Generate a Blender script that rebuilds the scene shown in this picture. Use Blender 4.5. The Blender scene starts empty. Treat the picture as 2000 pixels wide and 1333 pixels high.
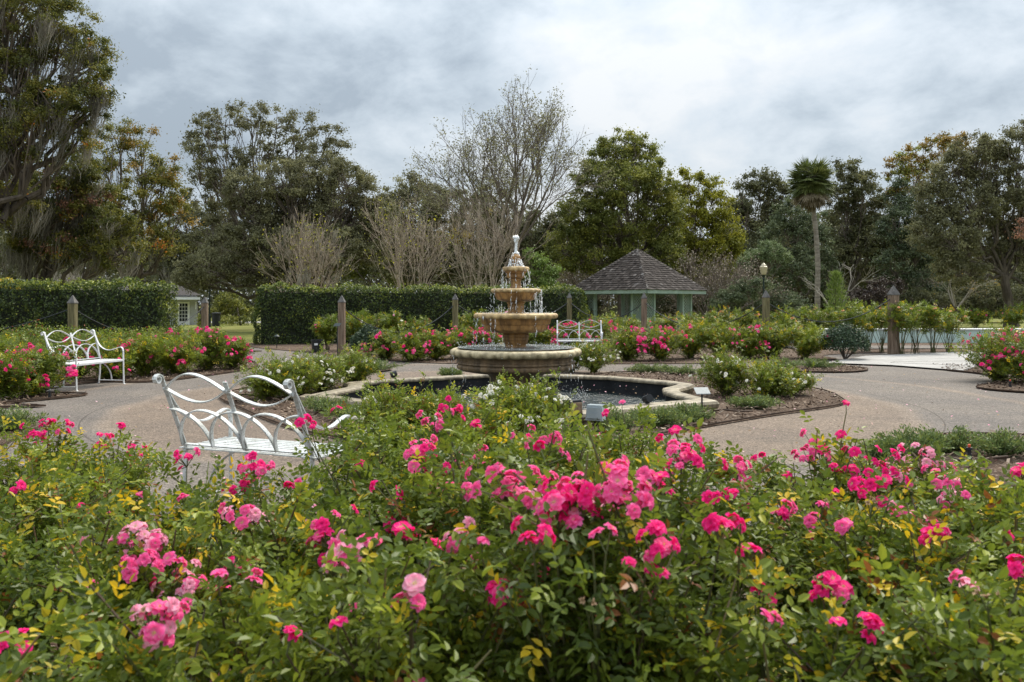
import bpy, bmesh, math, random
import numpy as np
from mathutils import Vector
R = math.radians
scene = bpy.context.scene

# ------------------------------------------------------------------ camera, sky, sun, exposure
HC, FPX, YH = 1.45, 1600.0, 593.0          # eye height (m), focal length and horizon row of the 2000 px wide photograph
cam_d = bpy.data.cameras.new('camera')
cam = bpy.data.objects.new('camera', cam_d)
scene.collection.objects.link(cam)
cam.location = (0, 0, HC)
cam.rotation_euler = (R(90), 0, 0)
cam_d.sensor_width = 36.0
cam_d.lens = 36.0 * FPX / 2000.0
cam_d.shift_y = -(666.5 - YH) / 2000.0
cam_d.clip_start = 0.05
cam_d.clip_end = 2000
cam_d.dof.use_dof = True
cam_d.dof.focus_distance = 8.0
cam_d.dof.aperture_fstop = 6.3
scene.camera = cam

SUN_EL, SUN_AZ = R(52), R(35)               # azimuth measured from +Y (view direction) towards +X
world = bpy.data.worlds.new('World')
scene.world = world
world.use_nodes = True
wn, wl = world.node_tree.nodes, world.node_tree.links
wn.clear()
out = wn.new('ShaderNodeOutputWorld')
sky = wn.new('ShaderNodeTexSky')
sky.sky_type = 'NISHITA'
sky.sun_disc = False
sky.sun_elevation = SUN_EL
sky.sun_rotation = SUN_AZ
bg1 = wn.new('ShaderNodeBackground'); bg1.inputs[1].default_value = 0.1
wl.new(sky.outputs[0], bg1.inputs[0])
tc = wn.new('ShaderNodeTexCoord')
sep = wn.new('ShaderNodeSeparateXYZ'); wl.new(tc.outputs['Generated'], sep.inputs[0])
def wmath(op, a, b=None, clamp=False):
    n = wn.new('ShaderNodeMath'); n.operation = op; n.use_clamp = clamp
    for i, v in enumerate((a, b)):
        if v is None: continue
        if isinstance(v, (int, float)): n.inputs[i].default_value = v
        else: wl.new(v, n.inputs[i])
    return n.outputs[0]
zc = wmath('ADD', wmath('MAXIMUM', sep.outputs[2], 0.0), 0.42)
comb = wn.new('ShaderNodeCombineXYZ')
wl.new(wmath('DIVIDE', sep.outputs[0], zc), comb.inputs[0])
wl.new(wmath('DIVIDE', sep.outputs[1], zc), comb.inputs[1])
def wnoise(scale, detail, rough, dist, off):
    mp = wn.new('ShaderNodeMapping'); mp.inputs['Location'].default_value = off; mp.inputs['Rotation'].default_value = (0, 0, R(29))
    wl.new(comb.outputs[0], mp.inputs[0])
    n = wn.new('ShaderNodeTexNoise'); n.inputs['Scale'].default_value = scale
    n.inputs['Detail'].default_value = detail; n.inputs['Roughness'].default_value = rough
    n.inputs['Distortion'].default_value = dist
    wl.new(mp.outputs[0], n.inputs[0])
    return n.outputs[0]
big = wnoise(1.35, 3, 0.45, 0.2, (3.1, 1.7, 0))
fine = wnoise(4.6, 8, 0.60, 0.15, (0.4, 6.2, 0))
mixv = wmath('ADD', wmath('MULTIPLY', big, 0.56), wmath('MULTIPLY', fine, 0.44))
ramp = wn.new('ShaderNodeValToRGB')
cr = ramp.color_ramp
cr.elements[0].position = 0.385; cr.elements[0].color = (0.235, 0.275, 0.315, 1)
cr.elements[1].position = 0.61; cr.elements[1].color = (0.515, 0.53, 0.54, 1)
e = cr.elements.new(0.455); e.color = (0.33, 0.375, 0.415, 1)
e = cr.elements.new(0.52); e.color = (0.42, 0.46, 0.495, 1)
wl.new(mixv, ramp.inputs[0])
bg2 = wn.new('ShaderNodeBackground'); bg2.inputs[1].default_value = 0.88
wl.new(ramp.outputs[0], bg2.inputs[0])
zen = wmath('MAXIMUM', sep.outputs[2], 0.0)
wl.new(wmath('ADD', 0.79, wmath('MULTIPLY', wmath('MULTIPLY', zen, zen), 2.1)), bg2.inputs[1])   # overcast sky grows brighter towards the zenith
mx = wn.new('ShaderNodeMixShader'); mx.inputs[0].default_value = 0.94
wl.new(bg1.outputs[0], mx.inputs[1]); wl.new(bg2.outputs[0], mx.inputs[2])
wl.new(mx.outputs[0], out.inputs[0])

sun_d = bpy.data.lights.new('sun', 'SUN')
sun_d.energy = 2.6; sun_d.angle = R(28); sun_d.color = (1.0, 0.93, 0.80)
sun = bpy.data.objects.new('sun', sun_d); scene.collection.objects.link(sun)
sdir = Vector((math.sin(SUN_AZ) * math.cos(SUN_EL), math.cos(SUN_AZ) * math.cos(SUN_EL), math.sin(SUN_EL)))
sun.rotation_euler = sdir.to_track_quat('Z', 'Y').to_euler()
sun.location = (20, 20, 40)

vs = scene.view_settings
vs.view_transform = 'Standard'; vs.look = 'None'; vs.exposure = 0.97; vs.gamma = 1.0; vs.use_curve_mapping = False
scene.cycles.max_bounces = 8
scene.cycles.diffuse_bounces = 6
scene.cycles.transmission_bounces = 6
scene.cycles.transparent_max_bounces = 8
scene.cycles.use_denoising = True

# ------------------------------------------------------------------ helpers
COL = scene.collection
def at(px, d, py=None):
    """the world point seen at column px, distance d (row py, else on the ground)"""
    return np.array([(px - 1000.0) * d / FPX, d, 0.0 if py is None else HC - (py - YH) * d / FPX])
def gd(py): return FPX * HC / (py - YH)
def gp(px, py):
    d = gd(py); return ((px - 1000.0) * d / FPX, d)
def norm(v):
    v = np.asarray(v, float)
    return v / np.maximum(np.linalg.norm(v, axis=-1, keepdims=True), 1e-9)

class MB:
    """collects vertices and faces (with a per-face tint) and links them as ONE mesh object"""
    def __init__(s): s.v, s.f, s.t, s.m, s.n = [], [], [], [], 0
    def add(s, v, f, tint=0.5, mat=0):
        v = np.asarray(v, float).reshape(-1, 3); f = np.asarray(f, int)
        if len(f) == 0: return s
        s.v.append(v); s.f.append(f + s.n); s.n += len(v)
        s.t.append(np.broadcast_to(np.asarray(tint, float), (len(f),)))
        s.m.append(np.full(len(f), mat, int))
        return s
    def box(s, c, size, rz=0, tint=0.5, mat=0, taper=1.0):
        x, y, z = np.array(size) / 2
        p = np.array([[-x,-y,-z],[x,-y,-z],[x,y,-z],[-x,y,-z],[-x*taper,-y*taper,z],[x*taper,-y*taper,z],[x*taper,y*taper,z],[-x*taper,y*taper,z]])
        ca, sa = math.cos(rz), math.sin(rz)
        p = p @ np.array([[ca, sa, 0], [-sa, ca, 0], [0, 0, 1]]) + np.array(c)
        return s.add(p, [[3,2,1,0],[4,5,6,7],[0,1,5,4],[1,2,6,5],[2,3,7,6],[3,0,4,7]], tint, mat)
    def segs(s, A, B, ra, rb, k=5, tint=0.5, mat=0):
        """frustums between points A[i] and B[i]"""
        A, B = np.atleast_2d(np.asarray(A, float)), np.atleast_2d(np.asarray(B, float)); n = len(A)
        if n == 0: return s
        ra = np.broadcast_to(np.asarray(ra, float), (n,)); rb = np.broadcast_to(np.asarray(rb, float), (n,))
        d = norm(B - A)
        ref = np.where(np.abs(d[:, 2:3]) < 0.9, np.array([[0, 0, 1.0]]), np.array([[1.0, 0, 0]]))
        u = norm(np.cross(d, ref)); w = np.cross(d, u)
        a = np.arange(k) / k * 2 * math.pi
        ring = u[:, None, :] * np.cos(a)[None, :, None] + w[:, None, :] * np.sin(a)[None, :, None]
        V = np.concatenate([A[:, None] + ring * ra[:, None, None], B[:, None] + ring * rb[:, None, None]], 1)
        j = np.arange(k); q = np.stack([j, (j + 1) % k, (j + 1) % k + k, j + k], 1)
        F = (np.arange(n) * 2 * k)[:, None, None] + q[None]
        t = np.repeat(np.broadcast_to(np.asarray(tint, float), (n,)), k)
        s.add(V.reshape(-1, 3), F.reshape(-1, 4), t, mat)
        capB = (np.arange(n) * 2 * k)[:, None] + k + j[None]
        s.f.append(capB + s.n - len(V.reshape(-1, 3))); s.t.append(np.broadcast_to(np.asarray(tint, float), (n,))); s.m.append(np.full(n, mat, int))
        return s
    def tube(s, P, r, k=8, tint=0.5, mat=0):
        """one continuous round tube along P"""
        P = np.asarray(P, float); n = len(P); r = np.broadcast_to(np.asarray(r, float), (n,))
        T = norm(np.gradient(P, axis=0)); u = np.cross(T[0], [0, 0, 1.0])
        if np.linalg.norm(u) < 1e-3: u = np.array([1.0, 0, 0])
        u = u / np.linalg.norm(u); a = np.arange(k) / k * 2 * math.pi; V = []
        for i in range(n):
            u = u - T[i] * np.dot(u, T[i]); u /= np.linalg.norm(u); w = np.cross(T[i], u)
            V.append(P[i] + r[i] * (np.cos(a)[:, None] * u + np.sin(a)[:, None] * w))
        F = [[i*k+j, i*k+(j+1) % k, (i+1)*k+(j+1) % k, (i+1)*k+j] for i in range(n-1) for j in range(k)]
        b = s.n
        s.add(np.concatenate(V), F, tint, mat)
        s.f.append(np.array([[b + j for j in range(k)][::-1], [b + (n-1)*k + j for j in range(k)]]))
        s.t.append(np.array([0.5, 0.5])); s.m.append(np.array([mat, mat]))
        return s
    def bar(s, P, w, t, side, tint=0.5, mat=0):
        """a flat bar swept along P: half-size t in the plane of the curve, half-size w along 'side'"""
        P = np.asarray(P, float); n = len(P); T = norm(np.gradient(P, axis=0)); sd = norm(np.broadcast_to(np.asarray(side, float), (n, 3)))
        N = norm(np.cross(T, sd)); sd = norm(np.cross(N, T))
        c = 0.72
        ring = [(1, -c), (1, c), (c, 1), (-c, 1), (-1, c), (-1, -c), (-c, -1), (c, -1)]
        V = np.stack([P + N * (a * t) + sd * (b * w) for a, b in ring], 1).reshape(-1, 3); k = 8
        F = [[i*k+j, i*k+(j+1) % k, (i+1)*k+(j+1) % k, (i+1)*k+j] for i in range(n-1) for j in range(k)]
        b = s.n
        s.add(V, F, tint, mat)
        s.f.append(np.array([[b + j for j in range(k)][::-1], [b + (n-1)*k + j for j in range(k)]]))
        s.t.append(np.array([0.5, 0.5])); s.m.append(np.array([mat, mat]))
        return s
    def lathe(s, prof, n=96, c=(0, 0, 0), tint=0.5, mod=None, mat=0):
        prof = np.asarray(prof, float); a = np.arange(n) / n * 2 * math.pi
        r = prof[:, 0:1] * np.ones((1, n)); z = prof[:, 1:2] * np.ones((1, n))
        if mod is not None: r, z = mod(r, z, a)
        V = np.stack([r * np.cos(a) + c[0], r * np.sin(a) + c[1], z + c[2]], -1).reshape(-1, 3); m = len(prof)
        F = [[i*n+j, i*n+(j+1) % n, (i+1)*n+(j+1) % n, (i+1)*n+j] for i in range(m-1) for j in range(n)]
        return s.add(V, F, tint, mat)
    def build(s, name, mats, parent=None, smooth=False):
        me = bpy.data.meshes.new(name)
        V = np.concatenate(s.v); me.vertices.add(len(V)); me.vertices.foreach_set('co', V.ravel())
        tot = np.concatenate([np.full(len(f), f.shape[1]) for f in s.f]); idx = np.concatenate([f.ravel() for f in s.f])
        me.loops.add(len(idx)); me.loops.foreach_set('vertex_index', idx.astype(np.int32))
        me.polygons.add(len(tot)); st = np.concatenate([[0], np.cumsum(tot)[:-1]])
        me.polygons.foreach_set('loop_start', st.astype(np.int32))
        me.polygons.foreach_set('material_index', np.concatenate(s.m).astype(np.int32))
        me.polygons.foreach_set('use_smooth', np.full(len(tot), smooth))
        at_ = me.attributes.new('tint', 'FLOAT', 'FACE'); at_.data.foreach_set('value', np.concatenate(s.t).astype(np.float32))
        for m in (mats if isinstance(mats, (list, tuple)) else [mats]): me.materials.append(m)
        me.update(calc_edges=True); me.validate()
        o = bpy.data.objects.new(name, me); COL.objects.link(o)
        if parent is not None: o.parent = parent
        return o

LABELS = {}
def tag(o, label, cat, group=None, kind=None):
    o['label'] = label; o['category'] = cat
    if group: o['group'] = group
    if kind: o['kind'] = kind
    return o
def thing(name, label, cat, loc=(0, 0, 0), rz=0, group=None):
    o = bpy.data.objects.new(name, None); COL.objects.link(o)
    o.empty_display_size = 0.2
    o.location = loc; o.rotation_euler = (0, 0, rz)
    return tag(o, label, cat, group)
def setting(o, label, cat, kind='structure'): return tag(o, label, cat, None, kind)
def copy_part(o, parent, loc=None, rot=None, sc=None, mat=None):
    c = o.copy(); COL.objects.link(c); c.parent = parent
    if loc is not None: c.location = loc
    if rot is not None: c.rotation_euler = rot
    if sc is not None: c.scale = (sc, sc, sc)
    return c

# ------------------------------------------------------------------ materials
def newmat(name):
    m = bpy.data.materials.new(name); m.use_nodes = True
    nt = m.node_tree; nt.nodes.clear()
    o = nt.nodes.new('ShaderNodeOutputMaterial'); p = nt.nodes.new('ShaderNodeBsdfPrincipled')
    nt.links.new(p.outputs[0], o.inputs[0])
    return m, nt, p, o
def ramp_node(nt, stops):
    r = nt.nodes.new('ShaderNodeValToRGB'); el = r.color_ramp.elements
    el[0].position, el[0].color = stops[0][0], (*stops[0][1], 1)
    el[1].position, el[1].color = stops[-1][0], (*stops[-1][1], 1)
    for p, c in stops[1:-1]:
        e = el.new(p); e.color = (*c, 1)
    return r
def coord(nt, scale=(1, 1, 1)):
    t = nt.nodes.new('ShaderNodeTexCoord'); m = nt.nodes.new('ShaderNodeMapping'); m.inputs['Scale'].default_value = scale
    nt.links.new(t.outputs['Object'], m.inputs[0]); return m.outputs[0]
def noise(nt, v, scale, detail=4, rough=0.55, dist=0):
    n = nt.nodes.new('ShaderNodeTexNoise'); nt.links.new(v, n.inputs[0])
    n.inputs['Scale'].default_value = scale; n.inputs['Detail'].default_value = detail
    n.inputs['Roughness'].default_value = rough; n.inputs['Distortion'].default_value = dist
    return n.outputs[0]
def voro(nt, v, scale, feature='F1', outp='Distance'):
    n = nt.nodes.new('ShaderNodeTexVoronoi'); n.feature = feature; nt.links.new(v, n.inputs['Vector']); n.inputs['Scale'].default_value = scale
    return n.outputs[outp]
def mixc(nt, fac, a, b, mode='MIX'):
    n = nt.nodes.new('ShaderNodeMix'); n.data_type = 'RGBA'; n.blend_type = mode
    for sock, v in ((n.inputs[0], fac), (n.inputs[6], a), (n.inputs[7], b)):
        if isinstance(v, (int, float)): sock.default_value = v
        elif isinstance(v, tuple): sock.default_value = (*v, 1)
        else: nt.links.new(v, sock)
    return n.outputs[2]
def bump(nt, p, h, strength, dist=0.01):
    b = nt.nodes.new('ShaderNodeBump'); b.inputs['Strength'].default_value = strength; b.inputs['Distance'].default_value = dist
    nt.links.new(h, b.inputs['Height']); nt.links.new(b.outputs[0], p.inputs['Normal'])
def leafmat(name, stops, transl=0.3, rough=0.5, spec=0.35):
    """leaf colour picked by each leaf's own tint"""
    m, nt, p, o = newmat(name)
    a = nt.nodes.new('ShaderNodeAttribute'); a.attribute_name = 'tint'
    r = ramp_node(nt, stops); nt.links.new(a.outputs['Fac'], r.inputs[0]); nt.links.new(r.outputs[0], p.inputs['Base Color'])
    p.inputs['Roughness'].default_value = rough; p.inputs['Specular IOR Level'].default_value = spec
    if transl:
        t = nt.nodes.new('ShaderNodeBsdfTranslucent'); nt.links.new(r.outputs[0], t.inputs[0])
        x = nt.nodes.new('ShaderNodeMixShader'); x.inputs[0].default_value = transl
        nt.links.new(p.outputs[0], x.inputs[1]); nt.links.new(t.outputs[0], x.inputs[2]); nt.links.new(x.outputs[0], o.inputs[0])
    return m
def noisemat(name, stops, scale=8, stretch=(1, 1, 1), rough=0.7, bumps=0.3, bscale=None, detail=5, spec=0.3, metal=0.0, bdist=0.01):
    m, nt, p, o = newmat(name); v = coord(nt, stretch); n = noise(nt, v, scale, detail)
    r = ramp_node(nt, stops); nt.links.new(n, r.inputs[0]); nt.links.new(r.outputs[0], p.inputs['Base Color'])
    p.inputs['Roughness'].default_value = rough; p.inputs['Specular IOR Level'].default_value = spec; p.inputs['Metallic'].default_value = metal
    if bumps: bump(nt, p, noise(nt, v, bscale or scale * 4, 4), bumps, bdist)
    return m

M = {}
M['rose_leaf'] = leafmat('rose_leaf', [(0, (0.262, 0.086, 0.026)), (0.025, (0.219, 0.101, 0.022)), (0.035, (0.056, 0.089, 0.014)), (0.3, (0.114, 0.159, 0.019)), (0.55, (0.190, 0.240, 0.026)), (0.75, (0.288, 0.328, 0.031)), (0.84, (0.381, 0.383, 0.035)), (0.92, (0.499, 0.393, 0.026)), (1, (0.740, 0.474, 0.013))], 0.42, 0.40)
M['hedge_leaf'] = leafmat('hedge_leaf', [(0, (0.026, 0.045, 0.012)), (0.5, (0.060, 0.092, 0.020)), (0.8, (0.16, 0.20, 0.034)), (1, (0.33, 0.35, 0.05))], 0.34, 0.38)
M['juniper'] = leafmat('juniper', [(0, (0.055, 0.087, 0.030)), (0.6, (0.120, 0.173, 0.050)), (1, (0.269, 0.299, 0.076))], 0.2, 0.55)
M['dark_shrub'] = leafmat('dark_shrub', [(0, (0.020, 0.042, 0.021)), (0.6, (0.046, 0.078, 0.036)), (1, (0.124, 0.165, 0.075))], 0.2, 0.5)
M['oak_olive'] = leafmat('oak_olive', [(0, (0.059, 0.075, 0.020)), (0.45, (0.151, 0.156, 0.030)), (0.8, (0.276, 0.244, 0.043)), (0.93, (0.433, 0.275, 0.050)), (1, (0.656, 0.200, 0.037))], 0.42, 0.55)
M['oak_grey'] = leafmat('oak_grey', [(0, (0.088, 0.086, 0.045)), (0.5, (0.177, 0.174, 0.086)), (1, (0.338, 0.323, 0.161))], 0.36, 0.6)
M['woods_dark'] = leafmat('woods_dark', [(0, (0.057, 0.060, 0.028)), (0.55, (0.116, 0.121, 0.054)), (1, (0.234, 0.223, 0.092))], 0.34, 0.6)
M['green_tree'] = leafmat('green_tree', [(0, (0.071, 0.090, 0.020)), (0.5, (0.185, 0.203, 0.041)), (1, (0.407, 0.383, 0.070))], 0.38, 0.55)
M['yellow_tree'] = leafmat('yellow_tree', [(0, (0.124, 0.132, 0.018)), (0.5, (0.264, 0.264, 0.029)), (1, (0.528, 0.477, 0.048))], 0.4, 0.55)
M['blue_green'] = leafmat('blue_green', [(0, (0.061, 0.083, 0.043)), (0.5, (0.122, 0.153, 0.076)), (1, (0.228, 0.252, 0.126))], 0.32, 0.55)
M['pale_green'] = leafmat('pale_green', [(0, (0.09, 0.12, 0.055)), (0.5, (0.16, 0.21, 0.09)), (1, (0.26, 0.31, 0.14))], 0.3, 0.55)
M['light_green'] = leafmat('light_green', [(0, (0.09, 0.14, 0.030)), (0.5, (0.16, 0.23, 0.05)), (1, (0.28, 0.35, 0.09))], 0.35, 0.5)
M['autumn'] = leafmat('autumn', [(0, (0.120, 0.102, 0.026)), (0.5, (0.252, 0.168, 0.036)), (1, (0.456, 0.288, 0.048))], 0.35, 0.55)
M['red_leaf'] = leafmat('red_leaf', [(0, (0.15, 0.075, 0.05)), (0.5, (0.24, 0.12, 0.075)), (1, (0.36, 0.19, 0.11))], 0.35, 0.55)
M['yellow_flower'] = leafmat('yellow_flower', [(0, (0.5, 0.36, 0.02)), (1, (0.75, 0.58, 0.04))], 0.3, 0.5)
M['moss'] = leafmat('moss', [(0, (0.143, 0.134, 0.107)), (0.5, (0.241, 0.224, 0.183)), (1, (0.348, 0.326, 0.272))], 0.45, 0.85, 0.1)
M['twig'] = leafmat('twig', [(0, (0.172, 0.127, 0.090)), (0.5, (0.321, 0.258, 0.196)), (1, (0.516, 0.441, 0.356))], 0, 0.8, 0.15)
M['grey_twig'] = leafmat('grey_twig', [(0, (0.085, 0.068, 0.054)), (0.5, (0.149, 0.121, 0.101)), (1, (0.241, 0.203, 0.169))], 0, 0.85, 0.1)
M['dark_twig'] = leafmat('dark_twig', [(0, (0.05, 0.042, 0.032)), (0.5, (0.10, 0.085, 0.065)), (1, (0.17, 0.15, 0.115))], 0, 0.85, 0.1)
M['pale_twig'] = leafmat('pale_twig', [(0, (0.17, 0.15, 0.12)), (0.5, (0.28, 0.25, 0.21)), (1, (0.42, 0.38, 0.33))], 0, 0.8, 0.1)
M['bark'] = noisemat('bark', [(0.3, (0.045, 0.036, 0.028)), (0.7, (0.13, 0.105, 0.08))], 6, (1, 1, 0.2), 0.9, 0.8, 14, bdist=0.04)
M['pale_bark'] = noisemat('pale_bark', [(0.3, (0.15, 0.125, 0.095)), (0.7, (0.30, 0.26, 0.20))], 5, (1, 1, 0.4), 0.85, 0.5, 14)
M['palm_bark'] = noisemat('palm_bark', [(0.3, (0.15, 0.125, 0.10)), (0.7, (0.32, 0.28, 0.235))], 3, (0.6, 0.6, 3), 0.9, 0.6, 9)
M['cane'] = leafmat('cane', [(0, (0.075, 0.05, 0.032)), (0.5, (0.085, 0.10, 0.035)), (1, (0.18, 0.10, 0.05))], 0, 0.6)
M['palm_leaf'] = leafmat('palm_leaf', [(0, (0.30, 0.24, 0.16)), (0.30, (0.19, 0.155, 0.095)), (0.38, (0.075, 0.10, 0.030)), (0.7, (0.125, 0.155, 0.045)), (1, (0.22, 0.24, 0.07))], 0.2, 0.45)
def petalmat(name, stops, transl=0.5): return leafmat(name, stops, transl, 0.55, 0.2)
M['hot_pink'] = petalmat('hot_pink', [(0, (0.92, 0.50, 0.55)), (0.3, (0.91, 0.030, 0.29)), (0.75, (0.90, 0.012, 0.23)), (1, (0.93, 0.06, 0.34))])
M['pink'] = petalmat('pink', [(0, (0.90, 0.55, 0.52)), (0.3, (0.93, 0.18, 0.43)), (0.75, (0.92, 0.09, 0.36)), (1, (0.94, 0.24, 0.49))])
M['pale_pink'] = petalmat('pale_pink', [(0, (0.88, 0.74, 0.62)), (0.3, (0.93, 0.50, 0.61)), (0.75, (0.92, 0.36, 0.54)), (1, (0.94, 0.56, 0.70))])
M['white_petal'] = petalmat('white_petal', [(0, (0.85, 0.78, 0.55)), (0.3, (0.84, 0.82, 0.72)), (1, (0.86, 0.85, 0.80))])
M['peach'] = petalmat('peach', [(0, (0.85, 0.55, 0.20)), (0.5, (0.84, 0.42, 0.20)), (1, (0.88, 0.55, 0.34))])
M['stamen'] = noisemat('stamen', [(0.3, (0.62, 0.42, 0.08)), (0.7, (0.80, 0.66, 0.25))], 300, bumps=0)
M['dry_bloom'] = leafmat('dry_bloom', [(0, (0.20, 0.12, 0.06)), (0.5, (0.36, 0.24, 0.13)), (1, (0.52, 0.36, 0.24))], 0.3, 0.8, 0.1)
# ------------------------------------------------------------------ ground materials
def ground_mat(name, stops, scale, fine, bstr, rough=0.95, bdist=0.01, speck=None):
    m, nt, p, o = newmat(name); v = coord(nt)
    r = ramp_node(nt, stops); nt.links.new(noise(nt, v, scale, 6, 0.6), r.inputs[0])
    f = noise(nt, v, fine, 3, 0.7)
    c = mixc(nt, 0.75, r.outputs[0], ramp_fac(nt, f, [(0.25, (0.45, 0.45, 0.45)), (0.75, (1.5, 1.5, 1.5))]), 'MULTIPLY')
    if speck:
        vn = voro(nt, v, speck[0], 'F1', 'Color')
        sp = nt.nodes.new('ShaderNodeSeparateColor'); nt.links.new(vn, sp.inputs[0])
        c = mixc(nt, ramp_fac(nt, sp.outputs[0], [(speck[1], (0, 0, 0)), (speck[1] + 0.04, (1, 1, 1))]), c, speck[2])
    nt.links.new(c, p.inputs['Base Color'])
    p.inputs['Roughness'].default_value = rough; p.inputs['Specular IOR Level'].default_value = 0.15
    bump(nt, p, f, bstr, bdist)
    return m
def ramp_fac(nt, f, stops):
    r = ramp_node(nt, stops); nt.links.new(f, r.inputs[0]); return r.outputs[0]

M['lawn'] = ground_mat('lawn', [(0.3, (0.085, 0.095, 0.025)), (0.5, (0.14, 0.15, 0.035)), (0.7, (0.20, 0.18, 0.06))], 0.5, 25, 0.8)
M['mulch'] = ground_mat('mulch', [(0.3, (0.060, 0.038, 0.026)), (0.55, (0.108, 0.073, 0.052)), (0.75, (0.175, 0.130, 0.098))], 1.6, 38, 1.0, bdist=0.03, speck=(55, 0.88, (0.24, 0.19, 0.15)))
def path_mat():
    m, nt, p, o = newmat('aggregate'); v = coord(nt)
    sep = nt.nodes.new('ShaderNodeSeparateXYZ'); nt.links.new(v, sep.inputs[0])
    cmb = nt.nodes.new('ShaderNodeCombineXYZ'); nt.links.new(sep.outputs[0], cmb.inputs[0])
    sb = nt.nodes.new('ShaderNodeMath'); sb.operation = 'SUBTRACT'; sb.inputs[1].default_value = 12.3
    nt.links.new(sep.outputs[1], sb.inputs[0]); nt.links.new(sb.outputs[0], cmb.inputs[1])
    ln = nt.nodes.new('ShaderNodeVectorMath'); ln.operation = 'LENGTH'; nt.links.new(cmb.outputs[0], ln.inputs[0])
    wob = nt.nodes.new('ShaderNodeMath'); wob.operation = 'MULTIPLY_ADD'; wob.inputs[1].default_value = 0.5
    nt.links.new(noise(nt, v, 0.6, 3), wob.inputs[0]); nt.links.new(ln.outputs['Value'], wob.inputs[2])
    dv = nt.nodes.new('ShaderNodeMath'); dv.operation = 'DIVIDE'; dv.inputs[1].default_value = 12.0; nt.links.new(wob.outputs[0], dv.inputs[0])
    tan, gry, lite = (0.155, 0.124, 0.100), (0.133, 0.119, 0.108), (0.185, 0.152, 0.125)
    ring = ramp_fac(nt, dv.outputs[0], [(0.0, tan), (0.46, tan), (0.475, lite), (0.49, gry), (0.62, gry), (0.635, lite), (0.65, gry), (1.0, (0.14, 0.126, 0.115))])
    big = ramp_fac(nt, noise(nt, v, 0.55, 5, 0.6), [(0.3, (0.80, 0.80, 0.82)), (0.7, (1.18, 1.14, 1.08))])
    c = mixc(nt, 1.0, ring, big, 'MULTIPLY')
    stn = ramp_fac(nt, noise(nt, v, 1.7, 6, 0.7, 0.6), [(0.52, (0, 0, 0)), (0.70, (0.5, 0.5, 0.5))]); c = mixc(nt, stn, c, (0.10, 0.085, 0.07))
    an = nt.nodes.new('ShaderNodeMath'); an.operation = 'ARCTAN2'; nt.links.new(sb.outputs[0], an.inputs[0]); nt.links.new(sep.outputs[0], an.inputs[1])
    def mth(op, a, b=0.0):
        n_ = nt.nodes.new('ShaderNodeMath'); n_.operation = op
        for i_, x_ in enumerate((a, b)):
            if isinstance(x_, (int, float)): n_.inputs[i_].default_value = x_
            else: nt.links.new(x_, n_.inputs[i_])
        return n_.outputs[0]
    fr_a = mth('ABSOLUTE', mth('SUBTRACT', mth('FRACT', mth('MULTIPLY', an.outputs[0], 16/6.2832)), 0.5))
    jr = mth('LESS_THAN', mth('MULTIPLY', mth('SUBTRACT', 0.5, fr_a), mth('MULTIPLY', ln.outputs['Value'], 6.2832/16)), 0.009)
    jc = mth('LESS_THAN', mth('ABSOLUTE', mth('SUBTRACT', ln.outputs['Value'], 5.75)), 0.010)
    c = mixc(nt, mth('MULTIPLY', mth('MAXIMUM', jr, jc), 0.75), c, (0.06, 0.05, 0.042))
    st = nt.nodes.new('ShaderNodeSeparateColor'); nt.links.new(voro(nt, v, 75, 'F1', 'Color'), st.inputs[0])
    c = mixc(nt, 0.85, c, ramp_fac(nt, st.outputs[0], [(0.0, (0.40, 0.38, 0.36)), (0.3, (0.80, 0.78, 0.77)), (0.75, (1.12, 1.11, 1.10)), (1.0, (1.85, 1.8, 1.72))]), 'MULTIPLY')
    nt.links.new(c, p.inputs['Base Color']); p.inputs['Roughness'].default_value = 0.85; p.inputs['Specular IOR Level'].default_value = 0.2
    bump(nt, p, voro(nt, v, 75), 0.5, 0.008)
    return m
M['path'] = path_mat()
def paver_mat():
    m, nt, p, o = newmat('pale_pavers'); v = coord(nt)
    b = nt.nodes.new('ShaderNodeTexBrick'); nt.links.new(v, b.inputs['Vector']); b.inputs['Scale'].default_value = 1.0
    b.inputs['Brick Width'].default_value = 0.6; b.inputs['Row Height'].default_value = 0.3; b.inputs['Mortar Size'].default_value = 0.012
    b.inputs['Color1'].default_value = (0.33, 0.32, 0.305, 1); b.inputs['Color2'].default_value = (0.25, 0.242, 0.23, 1); b.inputs['Mortar'].default_value = (0.17, 0.16, 0.15, 1)
    c = mixc(nt, 0.8, b.outputs[0], ramp_fac(nt, noise(nt, v, 3, 5), [(0.3, (0.8, 0.8, 0.8)), (0.7, (1.1, 1.1, 1.1))]), 'MULTIPLY')
    nt.links.new(c, p.inputs['Base Color']); p.inputs['Roughness'].default_value = 0.8
    return m
M['paver'] = paver_mat()
M['edging'] = noisemat('edging', [(0.3, (0.035, 0.022, 0.015)), (0.7, (0.09, 0.055, 0.035))], 9, bumps=0.2)

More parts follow.
